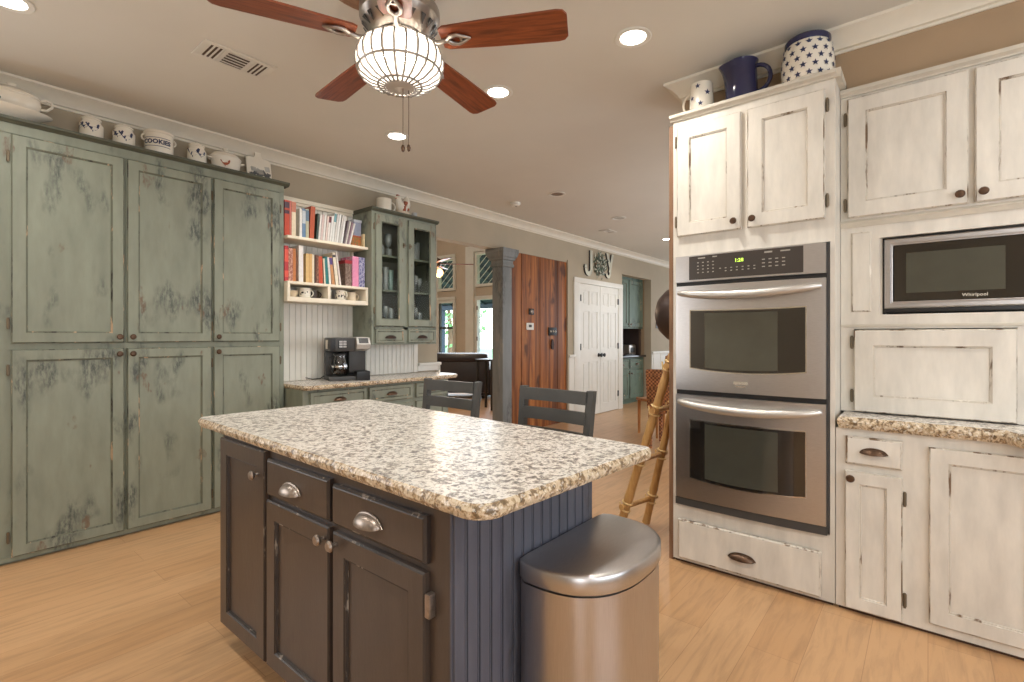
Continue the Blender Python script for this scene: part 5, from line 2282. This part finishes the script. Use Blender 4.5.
# ceiling fan over the island
FX, FYY = 1.316, 1.703
fan = thing('ceiling_fan', 'five-blade cherry ceiling fan with a glowing crystal bowl over the island', 'ceiling fan', (FX, FYY, CZ))
b = MB()
b.lathe([(.25, -.002), (.26, -.006), (.25, -.014), (.18, -.02), (0, -.021)], -.0575, .069, 0, seg=40)
b.build('medallion', 'medal', fan)
b = MB()
b.lathe([(.07, -.021), (.075, -.04), (.05, -.055), (.02, -.06)], seg=24)
b.lathe([(.016, -.05), (.016, -.1)], seg=12)
b.build('canopy', 'nickel', fan)
b = MB()
b.lathe([(.03, -.075), (.08, -.085), (.145, -.115), (.165, -.15), (.165, -.19), (.15, -.215), (.12, -.25), (.10, -.262), (0, -.262)], seg=40)
for k in range(20):
    a = 2 * PI * k / 20
    b.box(.135, .15, -.012, .012, -.236, -.214, 1, rot=Matrix.Rotation(a, 3, 'Z') @ Matrix.Rotation(-.85, 3, 'Y'), about=(0, 0, -.225)) if False else None
    r0, r1 = .152, .128
    b.prism([(r0 * math.cos(a - .07), r0 * math.sin(a - .07), -.2165), (r0 * math.cos(a + .07), r0 * math.sin(a + .07), -.2165), (r1 * math.cos(a + (.09 if k % 2 else -.01)), r1 * math.sin(a + (.09 if k % 2 else -.01)), -.2455)], (.003 * math.cos(a), .003 * math.sin(a), -.002), 1)
b.build('motor', ['nickel', 'charcoal'], fan)
rim = -(CZ - 2.5)
blades = []
for k in range(5):
    a = math.atan2(-.7693, .6388) + math.radians(-10 + 72 * k)
    b = MB()
    pts = []
    for (x, w) in ((.18, .050), (.20, .062), (.40, .073), (.66, .080), (.685, .075), (.70, .055)):
        pts.append((x, -w))
    for (x, w) in ((.70, .055), (.685, .075), (.66, .080), (.40, .073), (.20, .062), (.18, .050)):
        pts.append((x, w))
    b.prism([(x, w, rim - .004) for x, w in pts], (0, 0, .008))
    bmesh.ops.rotate(b.bm, verts=b.bm.verts[:], cent=(0, 0, rim), matrix=Matrix.Rotation(math.radians(-9), 3, 'X'))
    bl = b.build('blade', 'cherry', fan, 40)
    bl.rotation_euler.z = a
    b = MB()
    b.tube([(.09, 0, rim + .02), (.13, 0, rim - .012), (.17, 0, rim - .02), (.21, 0, rim - .012)], [.012, .011, .010, .009], 10)
    for s in (1, -1):
        b.tube([(.205, 0, rim - .012), (.225, s * .02, rim - .013), (.25, s * .026, rim - .013), (.28, s * .012, rim - .013), (.305, 0, rim - .012)], [.009, .009, .008, .007, .004], 8)
    b.box(.26, .27, -.02, .02, rim - .014, rim - .008)
    bmesh.ops.rotate(b.bm, verts=b.bm.verts[:], cent=(0, 0, rim), matrix=Matrix.Rotation(math.radians(-7), 3, 'X'))
    br = b.build('blade_iron', 'nickel', bl, 50)
b = MB()
b.lathe([(.10, -.262), (.105, -.27), (.095, -.285), (.085, -.29), (0, -.29)], seg=32)
kit = b.build('light_kit', 'nickel', fan)
# crystal bowl: wire ribs and faceted strips
gl = [(.085, -.287), (.13, -.292), (.165, -.316), (.18, -.355), (.178, -.39), (.16, -.425), (.12, -.452), (.06, -.468)]
b = MB()
for k in range(24):
    a = 2 * PI * k / 24
    b.tube([(r_ * math.cos(a), r_ * math.sin(a), z) for r_, z in gl], .0048, 6)
for r_, z in ((.171, -.408), (.09, -.463)):
    b.tube([(r_ * math.cos(2 * PI * j / 36), r_ * math.sin(2 * PI * j / 36), z) for j in range(36)], .005, 6, close=True)
b.build('wire_cage', 'cage', kit)
b = MB()
for k in range(24):
    a = 2 * PI * (k + .5) / 24
    hw = .095
    for i in range(len(gl) - 1):
        (r0, z0), (r1, z1) = gl[i], gl[i + 1]
        b.poly([(r0 * .985 * math.cos(a - hw), r0 * .985 * math.sin(a - hw), z0), (r0 * .985 * math.cos(a + hw), r0 * .985 * math.sin(a + hw), z0),
                (r1 * .985 * math.cos(a + hw), r1 * .985 * math.sin(a + hw), z1), (r1 * .985 * math.cos(a - hw), r1 * .985 * math.sin(a - hw), z1)])
bmesh.ops.solidify(b.bm, geom=b.bm.faces[:], thickness=.004)
b.build('crystal_bowl', glow('glowing_crystal', (1, .97, .92, 1), 1.1), kit, 0)
b = MB()
b.lathe([(.064, -.464), (.057, -.472), (.022, -.478), (.01, -.488), (0, -.493)], seg=28)
b.build('finial', 'finial', kit)
for k in range(3):
    a = 2 * PI * k / 3 + .4
    b = MB()
    b.lathe([(.012, -.34), (.012, -.36), (.028, -.385), (.03, -.41), (.018, -.432), (0, -.44)], .07 * math.cos(a), .07 * math.sin(a), 0, 16)
    b.build('bulb', 'bulb', kit)
for dx, L_ in ((.0, .185), (.03, .175)):
    b = MB()
    b.tube([(dx, -.02, -.47), (dx, -.02, -.53 - L_)], .0014, 6)
    b.lathe([(.0, 0), (.006, .006), (.009, .018), (.005, .03), (0, .032)], dx, -.02, -.56 - L_, 12)
    b.build('pull_chain', 'bronze', kit)
pl = bpy.data.lights.new('fan_bulb', 'POINT')
pl.energy = 6
pl.color = WARM
pl.shadow_soft_size = .03
o = bpy.data.objects.new('fan_bulb', pl)
COL.objects.link(o)
o.location = (FX, FYY, CZ - .40)
